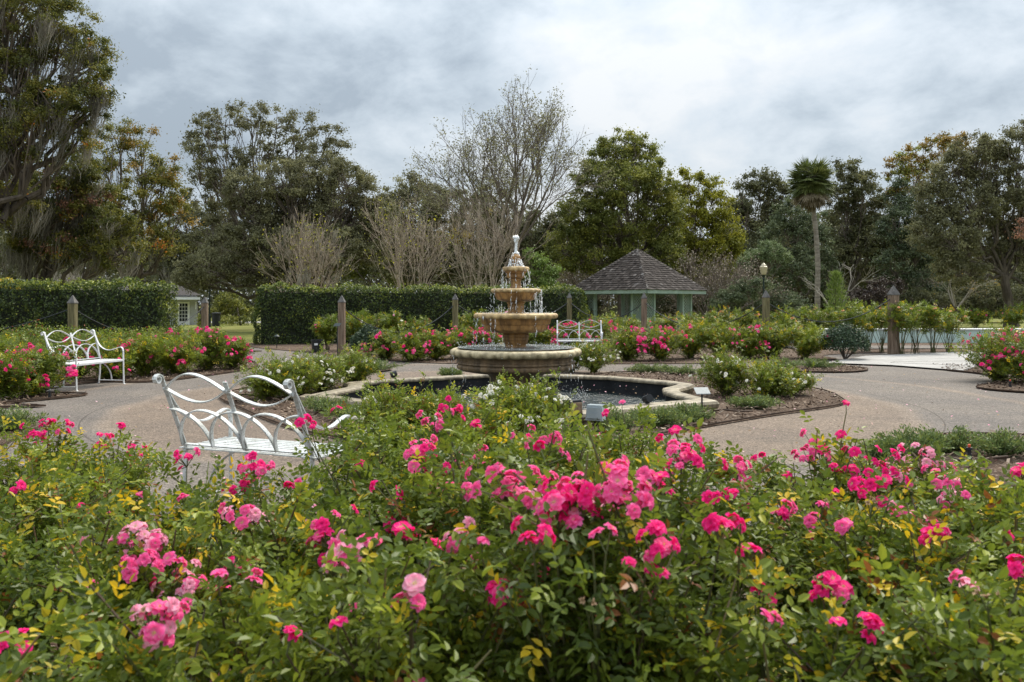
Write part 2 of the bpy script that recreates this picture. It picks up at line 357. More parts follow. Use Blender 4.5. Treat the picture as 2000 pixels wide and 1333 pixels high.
def smooth_loop(pts, sub=6):
    P = np.array(pts, float); n = len(P); o = []
    for i in range(n):
        a, b, c, d = P[i-1], P[i], P[(i+1) % n], P[(i+2) % n]
        for k in range(sub):
            t = k / sub
            o.append(0.5 * (2*b + (c-a)*t + (2*a - 5*b + 4*c - d)*t*t + (3*b - a - 3*c + d)*t**3))
    return np.array(o)
def holed_sheet(name, loop, hole, z, mat, label, cat):
    bm = bmesh.new()
    for lp in (loop, hole):
        vv = [bm.verts.new((p[0], p[1], z)) for p in lp]
        for a, b in zip(vv, vv[1:] + vv[:1]): bm.edges.new((a, b))
    bmesh.ops.triangle_fill(bm, use_beauty=True, edges=bm.edges[:], normal=(0, 0, 1))
    bmesh.ops.recalc_face_normals(bm, faces=bm.faces[:])
    if bm.faces[0].normal.z < 0: bmesh.ops.reverse_faces(bm, faces=bm.faces[:])
    me = bpy.data.meshes.new(name); bm.to_mesh(me); bm.free(); me.materials.append(mat)
    o = bpy.data.objects.new(name, me); COL.objects.link(o)
    return setting(o, label, cat)
def sheet(name, loop, z, mat, label, cat):
    loop = np.asarray(loop, float); me = MB()
    v = np.column_stack([loop, np.full(len(loop), z)])
    a = 0.5 * np.sum(loop[:, 0] * np.roll(loop[:, 1], -1) - np.roll(loop[:, 0], -1) * loop[:, 1])
    idx = np.arange(len(loop)) if a > 0 else np.arange(len(loop))[::-1]
    me.add(v, [idx])
    return setting(me.build(name, mat), label, cat)

POOL_OUT = OUT = [(-.6, 14.95), (.65, 15.0), (1.85, 14.5), (2.72, 13.55), (2.92, 13.1), (2.78, 12.75), (2.53, 12.35), (2.47, 11.95), (2.58, 11.4), (2.74, 10.85), (2.2, 10.55), (1.65, 10.2), (.9, 9.6), (.2, 9.3),
       (-.5, 9.35), (-1.2, 9.9), (-1.9, 10.6), (-2.4, 11.0), (-2.9, 11.5), (-2.72, 12.1), (-2.55, 12.6), (-2.62, 13.05), (-2.75, 13.35), (-2.25, 13.9)]
def inset(loop, dist):
    P = np.asarray(loop, float); a = np.roll(P, 1, 0); b = np.roll(P, -1, 0)
    n1 = norm(np.stack([-(P-a)[:, 1], (P-a)[:, 0]], 1)); n2 = norm(np.stack([-(b-P)[:, 1], (b-P)[:, 0]], 1))
    area = 0.5*np.sum(P[:, 0]*b[:, 1]-b[:, 0]*P[:, 1]); sg = 1 if area > 0 else -1
    nn = norm(n1+n2); k = np.clip(1/np.maximum(np.sum(nn*n1, 1), .5), 1, 1.5)
    return P + sg*dist*nn*k[:, None]
def dens(loop, n=4):
    P = np.asarray(loop, float); Q = np.roll(P, -1, 0)
    return np.concatenate([P[i] + (Q[i]-P[i])*np.linspace(0, 1, n, endpoint=False)[:, None] for i in range(len(P))])
OUTD = dens(OUT, 3)
POOL_HOLE = inset(OUTD, .18)
holed_sheet('ground', [(-400, -60), (400, -60), (400, 600), (-400, 600)], POOL_HOLE, 0.0, M['lawn'], 'green and straw coloured lawn spreading under the whole garden', 'lawn')
holed_sheet('path', [(-15, 3.5), (15, 3.5), (15, 24.4), (8.5, 24.4), (-6.0, 25.3), (-8.6, 27.4), (-11, 27.4), (-11, 24), (-15, 24)], POOL_HOLE, 0.004, M['path'], 'brown exposed aggregate path circling the fountain pool', 'path')
BEDS = {
 'front': [(-9, -1), (-9, 10.0), (-5.9, 10.0), (-5.3, 8.8), (-4.6, 6.6), (-3.6, 4.95), (-2.0, 4.75), (0, 5.1), (1.5, 4.95), (2.2, 6.1), (2.75, 7.2), (3.3, 7.97), (3.8, 8.4), (4.3, 8.7), (4.9, 8.95), (5.7, 8.85), (7, 8.9), (9.5, 9.5), (9.5, -1)],
 'inner': [(5.1, 13.5), (4.95, 12.3), (4.6, 11.5), (3.3, 10.45), (2.0, 9.3), (1.0, 8.4), (0, 8.05), (-1.2, 8.3), (-2.2, 9.0), (-2.9, 9.9), (-3.6, 11), (-4.5, 12.6), (-4.35, 13.9), (-3.2, 14.8), (-2, 15.0), (-.5, 15.25), (.6, 15.4), (2.2, 16.9), (3.3, 16.8), (3.95, 15.8), (4.75, 14.6)],
 'left': [(-8.4, 11.2), (-7.3, 11.75), (-6.65, 12.75), (-7.05, 13.0), (-7.75, 13.3), (-7.55, 14.9), (-6.65, 14.9), (-6.1, 16), (-5.75, 18.4), (-6.8, 21), (-8.3, 23.6), (-9.2, 24.6), (-30, 24.6), (-30, 11.2)],
 'back': [(-8.7, 27.2), (-6.0, 24.0), (-4.07, 21.7), (-2.1, 19.8), (0, 19.45), (2.4, 19.45), (5, 19.7), (8.2, 20.9), (8.6, 22.6), (10.5, 23.8), (13.5, 24.3), (22, 24.8), (22, 33), (5, 34), (-9, 30)],
 'right': [(9.3, 17.7), (9.5, 16.5), (8.95, 15.0), (7.9, 13.95), (8.3, 13.1), (10, 12.4), (30, 12.4), (30, 20), (10.6, 20), (10.0, 18.6)],
 'island': [(5.3, 17.9), (5.9, 17.2), (6.9, 17.0), (7.6, 17.5), (7.7, 18.3), (7.0, 18.9), (6.1, 18.9)],
 'side': [(-5.0, 17.2), (-4.0, 16.6), (-2.9, 17.0), (-2.6, 17.8), (-3.4, 18.2), (-4.6, 18.0)],
}
bedlabel = {'front': 'brown bark mulch under the front bed of pink roses', 'inner': 'brown bark mulch around the stone pool', 'left': 'brown bark mulch bed around the bench by the long hedge',
 'back': 'brown bark mulch bed between the far path and the long hedge', 'right': 'brown bark mulch bed beside the pale pavers', 'island': 'small mulch island with two low junipers in the path', 'side': 'small mulch patch with one low juniper beside the white roses'}
LOOPS = {}
for i, (k, p) in enumerate(BEDS.items()):
    LOOPS[k] = smooth_loop(p, 5)
    (sheet if k != 'inner' else (lambda a, b, *r: holed_sheet(a, b, POOL_HOLE, *r)))('mulch_bed', LOOPS[k], 0.010 + 0.004 * i, M['mulch'], bedlabel[k], 'mulch bed')
sheet('paved_path', [gp(1612, 712), gp(1690, 698.5), gp(1850, 691), gp(1905, 690), gp(1960, 697), gp(1885, 728), gp(1745, 717)], 0.042, M['paver'], 'pale stone pavers joining the brown path near the tall timber post', 'paved path')
sheet('back_path', [(8.8, 25.3), (22, 26.2), (22, 28.0), (8.8, 27.0)], 0.046, M['path'], 'narrow grey path in front of the mint green wall', 'path')
sheet('drive', [(-25, 60), (-16, 60), (-16, 66), (-25, 66)], 0.006, M['paver'], 'pale paved patch beyond the lawn in the hedge gap', 'paved path')

# dark metal edging round the beds (real strips, a few cm high)
for k, lo, hi in (('inner', 0, 200), ('right', 0, 200), ('front', 0, 200), ('island', 0, 200), ('left', 0, 200)):
    P = LOOPS[k]; P = np.column_stack([P, np.full(len(P), 0.035)]); P = np.vstack([P, P[:1]])
    mb = MB(); mb.bar(P, 0.011, 0.004, (0, 0, 1))
    setting(mb.build('bed_edging', M['edging']), 'thin dark strip edging ' + bedlabel[k].replace('brown bark ', 'the '), 'edging')

def inside(P, loop):
    x, y = P[:, 0], P[:, 1]; r = np.zeros(len(P), bool); j = len(loop) - 1
    for i in range(len(loop)):
        xi, yi = loop[i]; xj, yj = loop[j]
        c = ((yi > y) != (yj > y)) & (x < (xj - xi) * (y - yi) / (yj - yi + 1e-12) + xi); r ^= c; j = i
    return r
# loose bark chips
rs = np.random.RandomState(5)
chips = MB()
for k, lo, hi, n in (('front', (-6, 0.6), (8, 9.5), 15000), ('inner', (-5, 8), (5.2, 17), 16000), ('left', (-9, 11.2), (-5.5, 20), 5000), ('right', (7.8, 12), (12, 19), 4000), ('back', (-8, 19), (12, 24), 5000), ('island', (5, 17), (8, 19), 1200)):
    P = rs.uniform(lo, hi, (n, 2)); P = P[inside(P, LOOPS[k])]; n = len(P)
    P = P[~inside(P, np.array(POOL_OUT))]; n = len(P); C = np.column_stack([P, 0.045 + rs.rand(n) * 0.02]); a = rs.rand(n) * 6.28
    u = np.column_stack([np.cos(a), np.sin(a), rs.normal(0, .35, n)]); w = np.column_stack([-np.sin(a), np.cos(a), rs.normal(0, .35, n)])
    L = rs.uniform(.012, .04, n)[:, None]; W = rs.uniform(.005, .013, n)[:, None]
    V = np.stack([C - u*L - w*W, C + u*L - w*W, C + u*L*.8 + w*W, C - u*L + w*W], 1).reshape(-1, 3)
    chips.add(V, np.arange(4*n).reshape(-1, 4), rs.rand(n))
M['chip'] = leafmat('chip', [(0, (0.035, 0.022, 0.015)), (0.5, (0.10, 0.067, 0.046)), (0.85, (0.18, 0.13, 0.095)), (1, (0.32, 0.26, 0.205))], 0, 0.9, 0.1)
setting(chips.build('mulch_chips', M['chip']), 'loose brown bark chips lying on the beds', 'mulch', 'stuff')
# fallen petals and leaves on path and mulch
lit = MB(); n = 1500
P = np.vstack([rs.uniform((-6, 5), (8, 20), (n, 2)), rs.uniform((-2.2, .9), (2.2, 4.8), (n, 2))]); n = len(P)
C = np.column_stack([P, np.full(n, .066)]); a = rs.rand(n)*6.28; s_ = rs.uniform(.008, .02, n)[:, None]
u = np.column_stack([np.cos(a), np.sin(a), rs.normal(0, .3, n)])*s_; w = np.column_stack([-np.sin(a), np.cos(a), rs.normal(0, .3, n)])*s_*.7
lit.add(np.stack([C-u, C-w, C+u, C+w], 1).reshape(-1, 3), np.arange(4*n).reshape(-1, 4), rs.rand(n))
M['litter'] = leafmat('litter', [(0, (0.55, 0.18, 0.27)), (0.35, (0.66, 0.42, 0.46)), (0.45, (0.30, 0.20, 0.10)), (1, (0.16, 0.10, 0.06))], 0, 0.8)
setting(lit.build('fallen_petals', M['litter']), 'fallen pink petals and brown leaves lying on path and mulch', 'petals', 'stuff')

# ------------------------------------------------------------------ pool
def stone(name, c0, c1, c2, stain):
    m, nt, p, o = newmat(name); v = coord(nt)
    base = ramp_fac(nt, noise(nt, v, 4.5, 6, 0.65), [(0.28, c0), (0.5, c1), (0.75, c2)])
    vs_ = coord(nt, (7, 7, 0.8))
    st = ramp_fac(nt, noise(nt, vs_, 1.5, 4, 0.6), [(0.40, (0, 0, 0)), (0.62, (0.85, 0.85, 0.85))])
    c = mixc(nt, st, base, stain)
    c = mixc(nt, 0.6, c, ramp_fac(nt, noise(nt, v, 90, 3, 0.7), [(0.3, (0.62, 0.6, 0.58)), (0.7, (1.28, 1.25, 1.2))]), 'MULTIPLY')
    nt.links.new(c, p.inputs['Base Color']); p.inputs['Roughness'].default_value = 0.55; p.inputs['Specular IOR Level'].default_value = 0.4
    bump(nt, p, noise(nt, v, 60, 5, 0.7), 0.35, 0.008)
    return m
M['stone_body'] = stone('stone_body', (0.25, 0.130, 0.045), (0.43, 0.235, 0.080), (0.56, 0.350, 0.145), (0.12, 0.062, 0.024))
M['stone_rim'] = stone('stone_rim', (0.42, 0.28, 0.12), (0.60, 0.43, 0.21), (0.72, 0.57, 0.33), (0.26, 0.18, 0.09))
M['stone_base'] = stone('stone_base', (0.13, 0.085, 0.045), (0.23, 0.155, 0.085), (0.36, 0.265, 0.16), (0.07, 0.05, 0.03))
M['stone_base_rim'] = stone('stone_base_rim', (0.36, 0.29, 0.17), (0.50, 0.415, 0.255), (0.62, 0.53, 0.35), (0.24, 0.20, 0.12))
M['coping'] = stone('coping', (0.17, 0.135, 0.085), (0.29, 0.245, 0.17), (0.40, 0.35, 0.255), (0.085, 0.068, 0.042))
def water_mat(name, col, rough, bstr, scale, foam=None):
    m, nt, p, o = newmat(name); v = coord(nt)
    p.inputs['Roughness'].default_value = rough; p.inputs['IOR'].default_value = 1.33; p.inputs['Specular IOR Level'].default_value = 0.75
    h = noise(nt, coord(nt, (1, 1.9, 1)), scale, 4, 0.6, 0.6)
    p.inputs['Base Color'].default_value = (*col, 1)
    bump(nt, p, h, bstr, 0.05)
    return m
M['pool_water'] = water_mat('pool_water', (0.020, 0.030, 0.030), 0.05, 1.0, 5.5)
M['basin_water'] = water_mat('basin_water', (0.20, 0.22, 0.22), 0.12, 0.9, 26)
M['pool_lining'] = noisemat('pool_lining', [(0.3, (0.006, 0.007, 0.009)), (0.7, (0.02, 0.022, 0.026))], 4, bumps=0.2, rough=0.5)

t_pool = thing('pool', 'low stone edged pool of barbed outline around the tiered fountain', 'pool', (0, 0, 0))
mb = MB(); n = len(OUTD); rows = []
for dd, z in ((0.02, 0.0), (0.015, 0.055), (0.0, 0.075), (-0.01, 0.12), (0.015, 0.155), (0.05, 0.168), (0.22, 0.171), (0.25, 0.16), (0.262, 0.14), (0.26, 0.115), (0.23, 0.105)):
    q = inset(OUTD, dd); rows.append(np.column_stack([q, np.full(n, z)]))
V = np.concatenate(rows); F = [[i*n+j, i*n+(j+1) % n, (i+1)*n+(j+1) % n, (i+1)*n+j] for i in range(len(rows)-1) for j in range(n)]
mb.add(V, np.array(F)[:, ::-1] if False else F)
o = mb.build('coping', M['coping'], t_pool)
mb = MB(); q1 = inset(OUTD, 0.22); V = np.concatenate([np.column_stack([q1, np.full(n, .108)]), np.column_stack([q1, np.full(n, -.45)])])
mb.add(V, [[j, (j+1) % n, (j+1) % n + n, j+n] for j in range(n)]); mb.build('pool_lining', M['pool_lining'], t_pool)
sheet('pool_water', inset(OUTD, 0.215), -0.11, M['pool_water'], 'dark rippled water filling the stone pool', 'water')
# loose broken coping stone at the corner
mb = MB(); c = at(606, 11.75)
mb.add(np.array([[-.16,-.10,0],[.14,-.12,0],[.17,.06,0],[-.10,.13,0],[-.15,-.09,.09],[.12,-.11,.075],[.15,.05,.10],[-.09,.11,.11]]) + c + [0, 0, .03], [[3,2,1,0],[4,5,6,7],[0,1,5,4],[1,2,6,5],[2,3,7,6],[3,0,4,7]])
tag(mb.build('broken_stone', M['coping']), 'loose broken chunk of pale stone at the pool corner', 'stone')

# ------------------------------------------------------------------ fountain
FD = 12.15; FS = FPX / FD
FX = (1007.5 - 1000) * FD / FPX
def fz(yc): return HC - ((440 + yc / 3.81) - YH) / FS
def fr(rc): return rc / 3.81 / FS
tf = thing('fountain', 'four tiered tan stone fountain with scalloped bowls standing in the pool', 'fountain', (FX, FD, 0))
def fprof(L): return np.array([(fr(r), fz(y)) for r, y in L])
def dense(prof, k=3):
    prof = np.asarray(prof); P = [prof[0]]
    for a, b in zip(prof[:-1], prof[1:]):
        for i in range(1, k+1): P.append(a + (b-a)*i/k)
    return np.array(P)
def ripple(nlobe, amp, zlo, zhi, kind='lobe'):
    def f(r, z, a):
        w = np.clip((z - zlo) / (zhi - zlo), 0, 1); w = np.sin(w*math.pi)**.6
        if kind == 'lobe': g = np.abs(np.cos(a*nlobe/2)) - .6
        else: g = np.abs(((a*nlobe/(2*math.pi) + (z-zlo)/(zhi-zlo)*.5) % 1) - .5)*2 - .5
        return r + amp*g*w, z
    return f
# pedestal under the great bowl
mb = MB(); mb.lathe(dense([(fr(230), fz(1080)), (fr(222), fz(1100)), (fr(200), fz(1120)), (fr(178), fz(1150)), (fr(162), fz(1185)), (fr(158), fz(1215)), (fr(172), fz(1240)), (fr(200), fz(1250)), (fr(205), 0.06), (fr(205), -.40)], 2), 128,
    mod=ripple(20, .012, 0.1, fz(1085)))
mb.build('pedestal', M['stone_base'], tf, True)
def bowl(rim_r, y0, y1, under, nl, body, rimm, inner, water_y, lobes=28):
    R0 = fr(rim_r); zt, zb = fz(y0), fz(y1); h = zt - zb; zm = (zt+zb)/2
    b = MB(); pr = dense([(R0*.955, zb + h*.05)] + [(fr(r), fz(y)) for r, y in under], 3)
    b.lathe(pr[::-1], 168, mod=ripple(lobes, R0*.028, fz(under[-1][1]), fz(under[1][1])))
    ob = b.build('basin', body, tf, True)
    b = MB(); k = 14; a = np.linspace(-math.pi*.5, math.pi*1.05, k)
    th = min(h*.62, R0*.10)
    pr = np.column_stack([R0 - th + th*np.cos(a), zm + h/2*np.sin(a)])
    pr = np.vstack([[R0*.94, zb + h*.02], pr, [R0 - th*2.3, zm - h*.2], [fr(inner), zm - h*.35]])
    def mod(r, z, a):
        w = np.clip((r - (R0-th*1.3))/th, 0, 1); s_ = (a*nl/(2*math.pi)) % 1
        leaf = np.abs(np.sin(a*nl/2))**.6; vein = np.exp(-((s_-.5)/.07)**2)
        tw = np.sin(a*nl + (z-zm)/h*3.2)
        return r + w*(R0*.008*(leaf-.5) - R0*.009*vein + R0*.007*tw), z + w*h*.12*(leaf-.6)*np.where(z < zm, -1.5, .6)
    b.lathe(pr, 240, mod=mod)
    b.build('rim', rimm, ob, True)
    b = MB(); g = np.linspace(fr(20), R0 - th*1.55, 8)
    b.lathe(np.column_stack([g, np.full(8, fz(water_y))]), 64); b.build('basin_water', M['basin_water'], ob, True)
    return ob
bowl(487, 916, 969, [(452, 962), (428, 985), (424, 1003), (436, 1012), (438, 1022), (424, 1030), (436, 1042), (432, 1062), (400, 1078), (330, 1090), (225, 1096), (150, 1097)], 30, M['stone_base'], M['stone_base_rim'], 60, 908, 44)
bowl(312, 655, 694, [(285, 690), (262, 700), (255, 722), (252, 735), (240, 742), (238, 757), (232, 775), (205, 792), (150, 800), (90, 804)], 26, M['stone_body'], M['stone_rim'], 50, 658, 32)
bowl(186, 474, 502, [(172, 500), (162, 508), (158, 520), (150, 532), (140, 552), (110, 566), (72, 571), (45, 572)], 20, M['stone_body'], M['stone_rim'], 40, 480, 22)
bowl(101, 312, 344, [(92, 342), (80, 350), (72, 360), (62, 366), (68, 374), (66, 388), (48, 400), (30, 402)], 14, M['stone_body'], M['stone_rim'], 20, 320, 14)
for prof in ([(90, 800), (97, 812), (99, 828), (92, 836), (94, 852), (88, 862), (86, 874), (78, 888), (76, 902), (84, 915), (84, 925)],
             [(60, 568), (68, 575), (68, 582), (60, 588), (59, 612), (55, 632), (58, 645), (66, 652), (66, 665)],
             [(34, 398), (42, 404), (42, 410), (37, 416), (36, 440), (38, 455), (46, 468), (46, 485)]):
    b = MB(); b.lathe(dense(fprof(prof)[::-1], 2), 72, mod=ripple(12, fr(prof[3][0])*.04, fz(prof[-1][1]), fz(prof[0][1]))); b.build('stem', M['stone_body'], tf, True)
b = MB(); b.lathe(dense(fprof([(30, 322), (30, 308), (22, 300), (24, 282), (32, 268), (36, 250), (33, 234), (22, 220), (10, 208), (4, 203), (0.5, 202)]), 2), 60, mod=ripple(6, fr(5), fz(318), fz(210))); b.build('finial', M['stone_body'], tf, True)

# moving water: jet, drips and splashes
rs = np.random.RandomState(11)
OCT = np.array([[1,0,0],[0,1,0],[-1,0,0],[0,-1,0],[0,0,1],[0,0,-1]], float); OF = np.array([[0,1,4],[1,2,4],[2,3,4],[3,0,4],[1,0,5],[2,1,5],[3,2,5],[0,3,5]])
def drops(mb, C, r, el):
    n = len(C); S = np.stack([r, r, r*el], 1)
    V = (OCT[None]*S[:, None, :] + C[:, None, :]).reshape(-1, 3)
    F = (np.arange(n)*6)[:, None, None] + OF[None]; mb.add(V, F.reshape(-1, 3), 0.5)
wt = MB()
n = 420; zz = rs.uniform(fz(208), fz(86), n); t = (zz - fz(208))/(fz(86)-fz(208))
rad = fr(7) + fr(16)*np.clip((t-.55)/.35, 0, 1)**1.5; a = rs.rand(n)*6.28; q = rad*np.sqrt(rs.rand(n))
drops(wt, np.column_stack([FX + fr(4)*t + q*np.cos(a), FD + q*np.sin(a), zz]), rs.uniform(.005, .015, n)*rs.uniform(.5, 1, n), rs.uniform(1, 3.2, n))
n = 520; a = rs.rand(n)*6.28; t = rs.rand(n)**.8                     # water running over the finial
q = fr(14) + fr(50)*t**1.3 + rs.normal(0, fr(4), n); zz = fz(205) - (fz(205)-fz(318))*t**1.2
drops(wt, np.column_stack([FX + q*np.cos(a), FD + q*np.sin(a), zz]), rs.uniform(.003, .007, n), rs.uniform(1.5, 3.5, n))
def curtain(rim, y0, y1, nst, per, inward=0.0, loose=0.3):
    R0 = fr(rim)
    for k in range(nst):
        a = rs.rand()*6.28; m = per; t = rs.rand(m)
        zz = fz(y0) - (fz(y0)-fz(y1))*t; r = R0*(1.0 + .02*t) - inward*t + rs.normal(0, .006, m); aa = a + rs.normal(0, .012 + loose*.02*t, m)
        drops(wt, np.column_stack([FX + r*np.cos(aa), FD + r*np.sin(aa), zz]), rs.uniform(.0016, .0038, m), rs.uniform(2.5, 13, m))
curtain(104, 335, 480, 16, 11); curtain(190, 490, 655, 22, 13); curtain(316, 680, 905, 11, 18); curtain(490, 950, 1262, 18, 8, loose=.8)
def splash(r0, r1, y, n, hgt):
    a = rs.rand(n)*6.28; q = rs.uniform(fr(r0), fr(r1), n)
    drops(wt, np.column_stack([FX+q*np.cos(a), FD+q*np.sin(a), fz(y)+rs.rand(n)**3*hgt]), rs.uniform(.0025, .006, n), rs.uniform(.7, 1.5, n))
splash(60, 190, 490, 160, .10); splash(100, 300, 655, 260, .10); splash(250, 460, 905, 340, .09); splash(440, 560, 1262, 300, .10)
m, nt, p, o_ = newmat('white_water'); p.inputs['Base Color'].default_value = (0.90, 0.93, 0.95, 1); p.inputs['Roughness'].default_value = 0.15
p.inputs['Transmission Weight'].default_value = 0.05; p.inputs['IOR'].default_value = 1.33; M['white_water'] = m
setting(wt.build('falling_water', M['white_water'], None, True), 'white jet on top of the fountain and drops falling between its bowls', 'water', 'stuff')
# foam flecks floating on the pool
fl = MB(); n = 110; a = rs.rand(n)*6.28; q = np.abs(rs.normal(1.25, .5, n)) + .45
C = np.column_stack([FX+q*np.cos(a), FD+q*np.sin(a)*.9, np.full(n, -.105)]); C = C[inside(C[:, :2], inset(OUTD, .4))]; n = len(C)
u = rs.uniform(.006, .026, n)[:, None]; fl.add(np.stack([C+u*[1, 0, 0], C+u*[.2, .5, 0], C-u*[1, 0, 0], C-u*[.2, .5, 0]], 1).reshape(-1, 3), np.arange(4*n).reshape(-1, 4))
setting(fl.build('foam_flecks', M['white_water']), 'small white foam flecks floating on the pool', 'foam', 'stuff')

# ------------------------------------------------------------------ benches
def bench_mat():
    m, nt, p, o = newmat('white_iron'); v = coord(nt)
    st = ramp_fac(nt, noise(nt, v, 9, 6, 0.7), [(0.44, (0, 0, 0)), (0.62, (0.85, 0.85, 0.85))])
    ch = ramp_fac(nt, noise(nt, v, 70, 3, 0.6), [(0.57, (0, 0, 0)), (0.66, (0.85, 0.85, 0.85))])
    c = mixc(nt, st, (0.60, 0.62, 0.62), (0.38, 0.39, 0.36)); c = mixc(nt, ch, c, (0.19, 0.17, 0.13))
    nt.links.new(c, p.inputs['Base Color']); p.inputs['Roughness'].default_value = 0.38
    bump(nt, p, noise(nt, v, 60, 3), 0.12, 0.003)
    return m
M['white_iron'] = bench_mat()
m, nt, p, o_ = newmat('clean_white_iron'); v_ = coord(nt)
nt.links.new(ramp_fac(nt, noise(nt, v_, 14, 5), [(0.35, (0.56, 0.57, 0.58)), (0.65, (0.68, 0.69, 0.70))]), p.inputs['Base Color']); p.inputs['Roughness'].default_value = 0.35; M['clean_iron'] = m
LEAN = .26
def lean(z): return -0.23 - max(0, z - 0.45) * LEAN          # back plane y at height z
def make_bench(label, loc, rz, mat, W2=.60, lean_=.26):
    global LEAN
    LEAN = lean_
    t = thing('garden_bench', label, 'bench', loc, rz, 'white wrought iron benches around the fountain')
    bk = MB(); Z = np.linspace(.46, .94, 9)
    for x in (-W2, 0, W2):
        top = [] if x == 0 else [(x, lean(.94) - .035 + .035*math.cos(q), .94 + .035*math.sin(q)) for q in np.linspace(0.4, 3.0, 6)] + [(x, lean(.94)-.043 + .022*math.cos(q), .942 + .022*math.sin(q)) for q in np.linspace(3.2, 8.6, 10)]
        P = [(x, lean(z), z) for z in Z] + top
        bk.bar(P, .017, .0055, (1, 0, 0))
    def arc(f, u0, u1, n=20):
        P = [];
        for u in np.linspace(u0, u1, n):
            z = f(u); P.append((-W2 + 2*W2*u, lean(z) - .008, z))
        bk.bar(P, .016, .005, (0, 1, .2))
    for h in (0, .5):
        arc(lambda u: .870 + .118*math.sin(math.pi*(u-h)/.5), h, h+.5)
        arc(lambda u: .884 - .092*math.sin(math.pi*(u-h)/.5), h, h+.5)
    def ell(c, a0, a1):
        P = []
        for q in np.linspace(a0, a1, 22):
            u = c + .25*math.cos(q); z = .475 + .26*math.sin(q)
            P.append((-W2 + 2*W2*u, lean(z) - .014, z))
        bk.bar(P, .016, .005, (0, 1, .2))
    for c in (.25, .5, .75): ell(c, 0, math.pi)
    ell(0, 0, math.pi/2); ell(1, math.pi/2, math.pi)
    bk.bar([(-W2, lean(.475)-.002, .475), (W2, lean(.475)-.002, .475)], .014, .006, (0, 1, .2))
    bk.build('backrest', mat, t)
    st = MB()
    for y in np.linspace(-.235, .205, 9): st.bar([(-W2-.04, y, .448), (W2+.05, y, .448)], .019, .004, (0, 1, 0))
    for x in (-W2, 0, W2): st.bar([(x, -.25, .432), (x, .22, .432)], .014, .008, (1, 0, 0))
    st.bar([(-W2, .228, .435), (W2, .228, .435)], .018, .006, (0, 0, 1))
    st.build('seat', mat, t)
    for s_ in (-1, 1):
        x = s_*W2
        b = MB(); b.bar([(x, .225, .60), (x, .228, .3), (x, .235, .02), (x, .262, .004)], .015, .008, (1, 0, 0)); b.build('leg', mat, t)
        b = MB(); b.bar([(x, -.232, .455), (x, -.245, .2), (x, -.262, .02), (x, -.29, .004)], .015, .008, (1, 0, 0)); b.build('leg', mat, t)
        b = MB(); b.bar([(x, -.262, .075), (x, .232, .075)], .012, .006, (1, 0, 0))
        b.bar([(x*(1-.55*math.sin(q)), -.01, .075 + .36*math.sin(q)) if False else (x - s_*.42*(1-math.cos(q)), -.01, .08 + .35*math.sin(q)) for q in np.linspace(0, math.pi/2, 14)], .012, .005, (0, 1, 0))
        b.build('brace', mat, t)
        b = MB(); P0 = np.array([(lean(.88), .88), (lean(.84)*.5-.10, .72), (-.16, .635), (-.04, .615), (.08, .645), (.16, .668), (.205, .655), (.224, .60)])
        q = np.linspace(0, len(P0)-1.001, 30); i = q.astype(int); f = q-i
        ext = np.vstack([2*P0[0]-P0[1], P0, 2*P0[-1]-P0[-2]])
        P = np.array([0.5*(2*ext[k+1] + (ext[k+2]-ext[k])*g + (2*ext[k]-5*ext[k+1]+4*ext[k+2]-ext[k+3])*g*g + (3*ext[k+1]-ext[k]-3*ext[k+2]+ext[k+3])*g**3) for k, g in zip(i, f)])
        b.bar(np.column_stack([np.full(len(P), x), P]), .019, .006, (1, 0, 0)); b.build('arm', mat, t)
    return t
make_bench('weathered white iron bench seen from behind, in front of the front rose bed', (-1.70, 5.73, 0), R(-21), M['white_iron'], .52, .45)
make_bench('white iron bench at the left among pink roses, facing the fountain', (-7.28, 14.1, 0), R(-100.4), M['clean_iron'])
make_bench('white iron bench behind the fountain, its open back seen from the front', (1.83, 22.2, 0), R(177), M['clean_iron'])

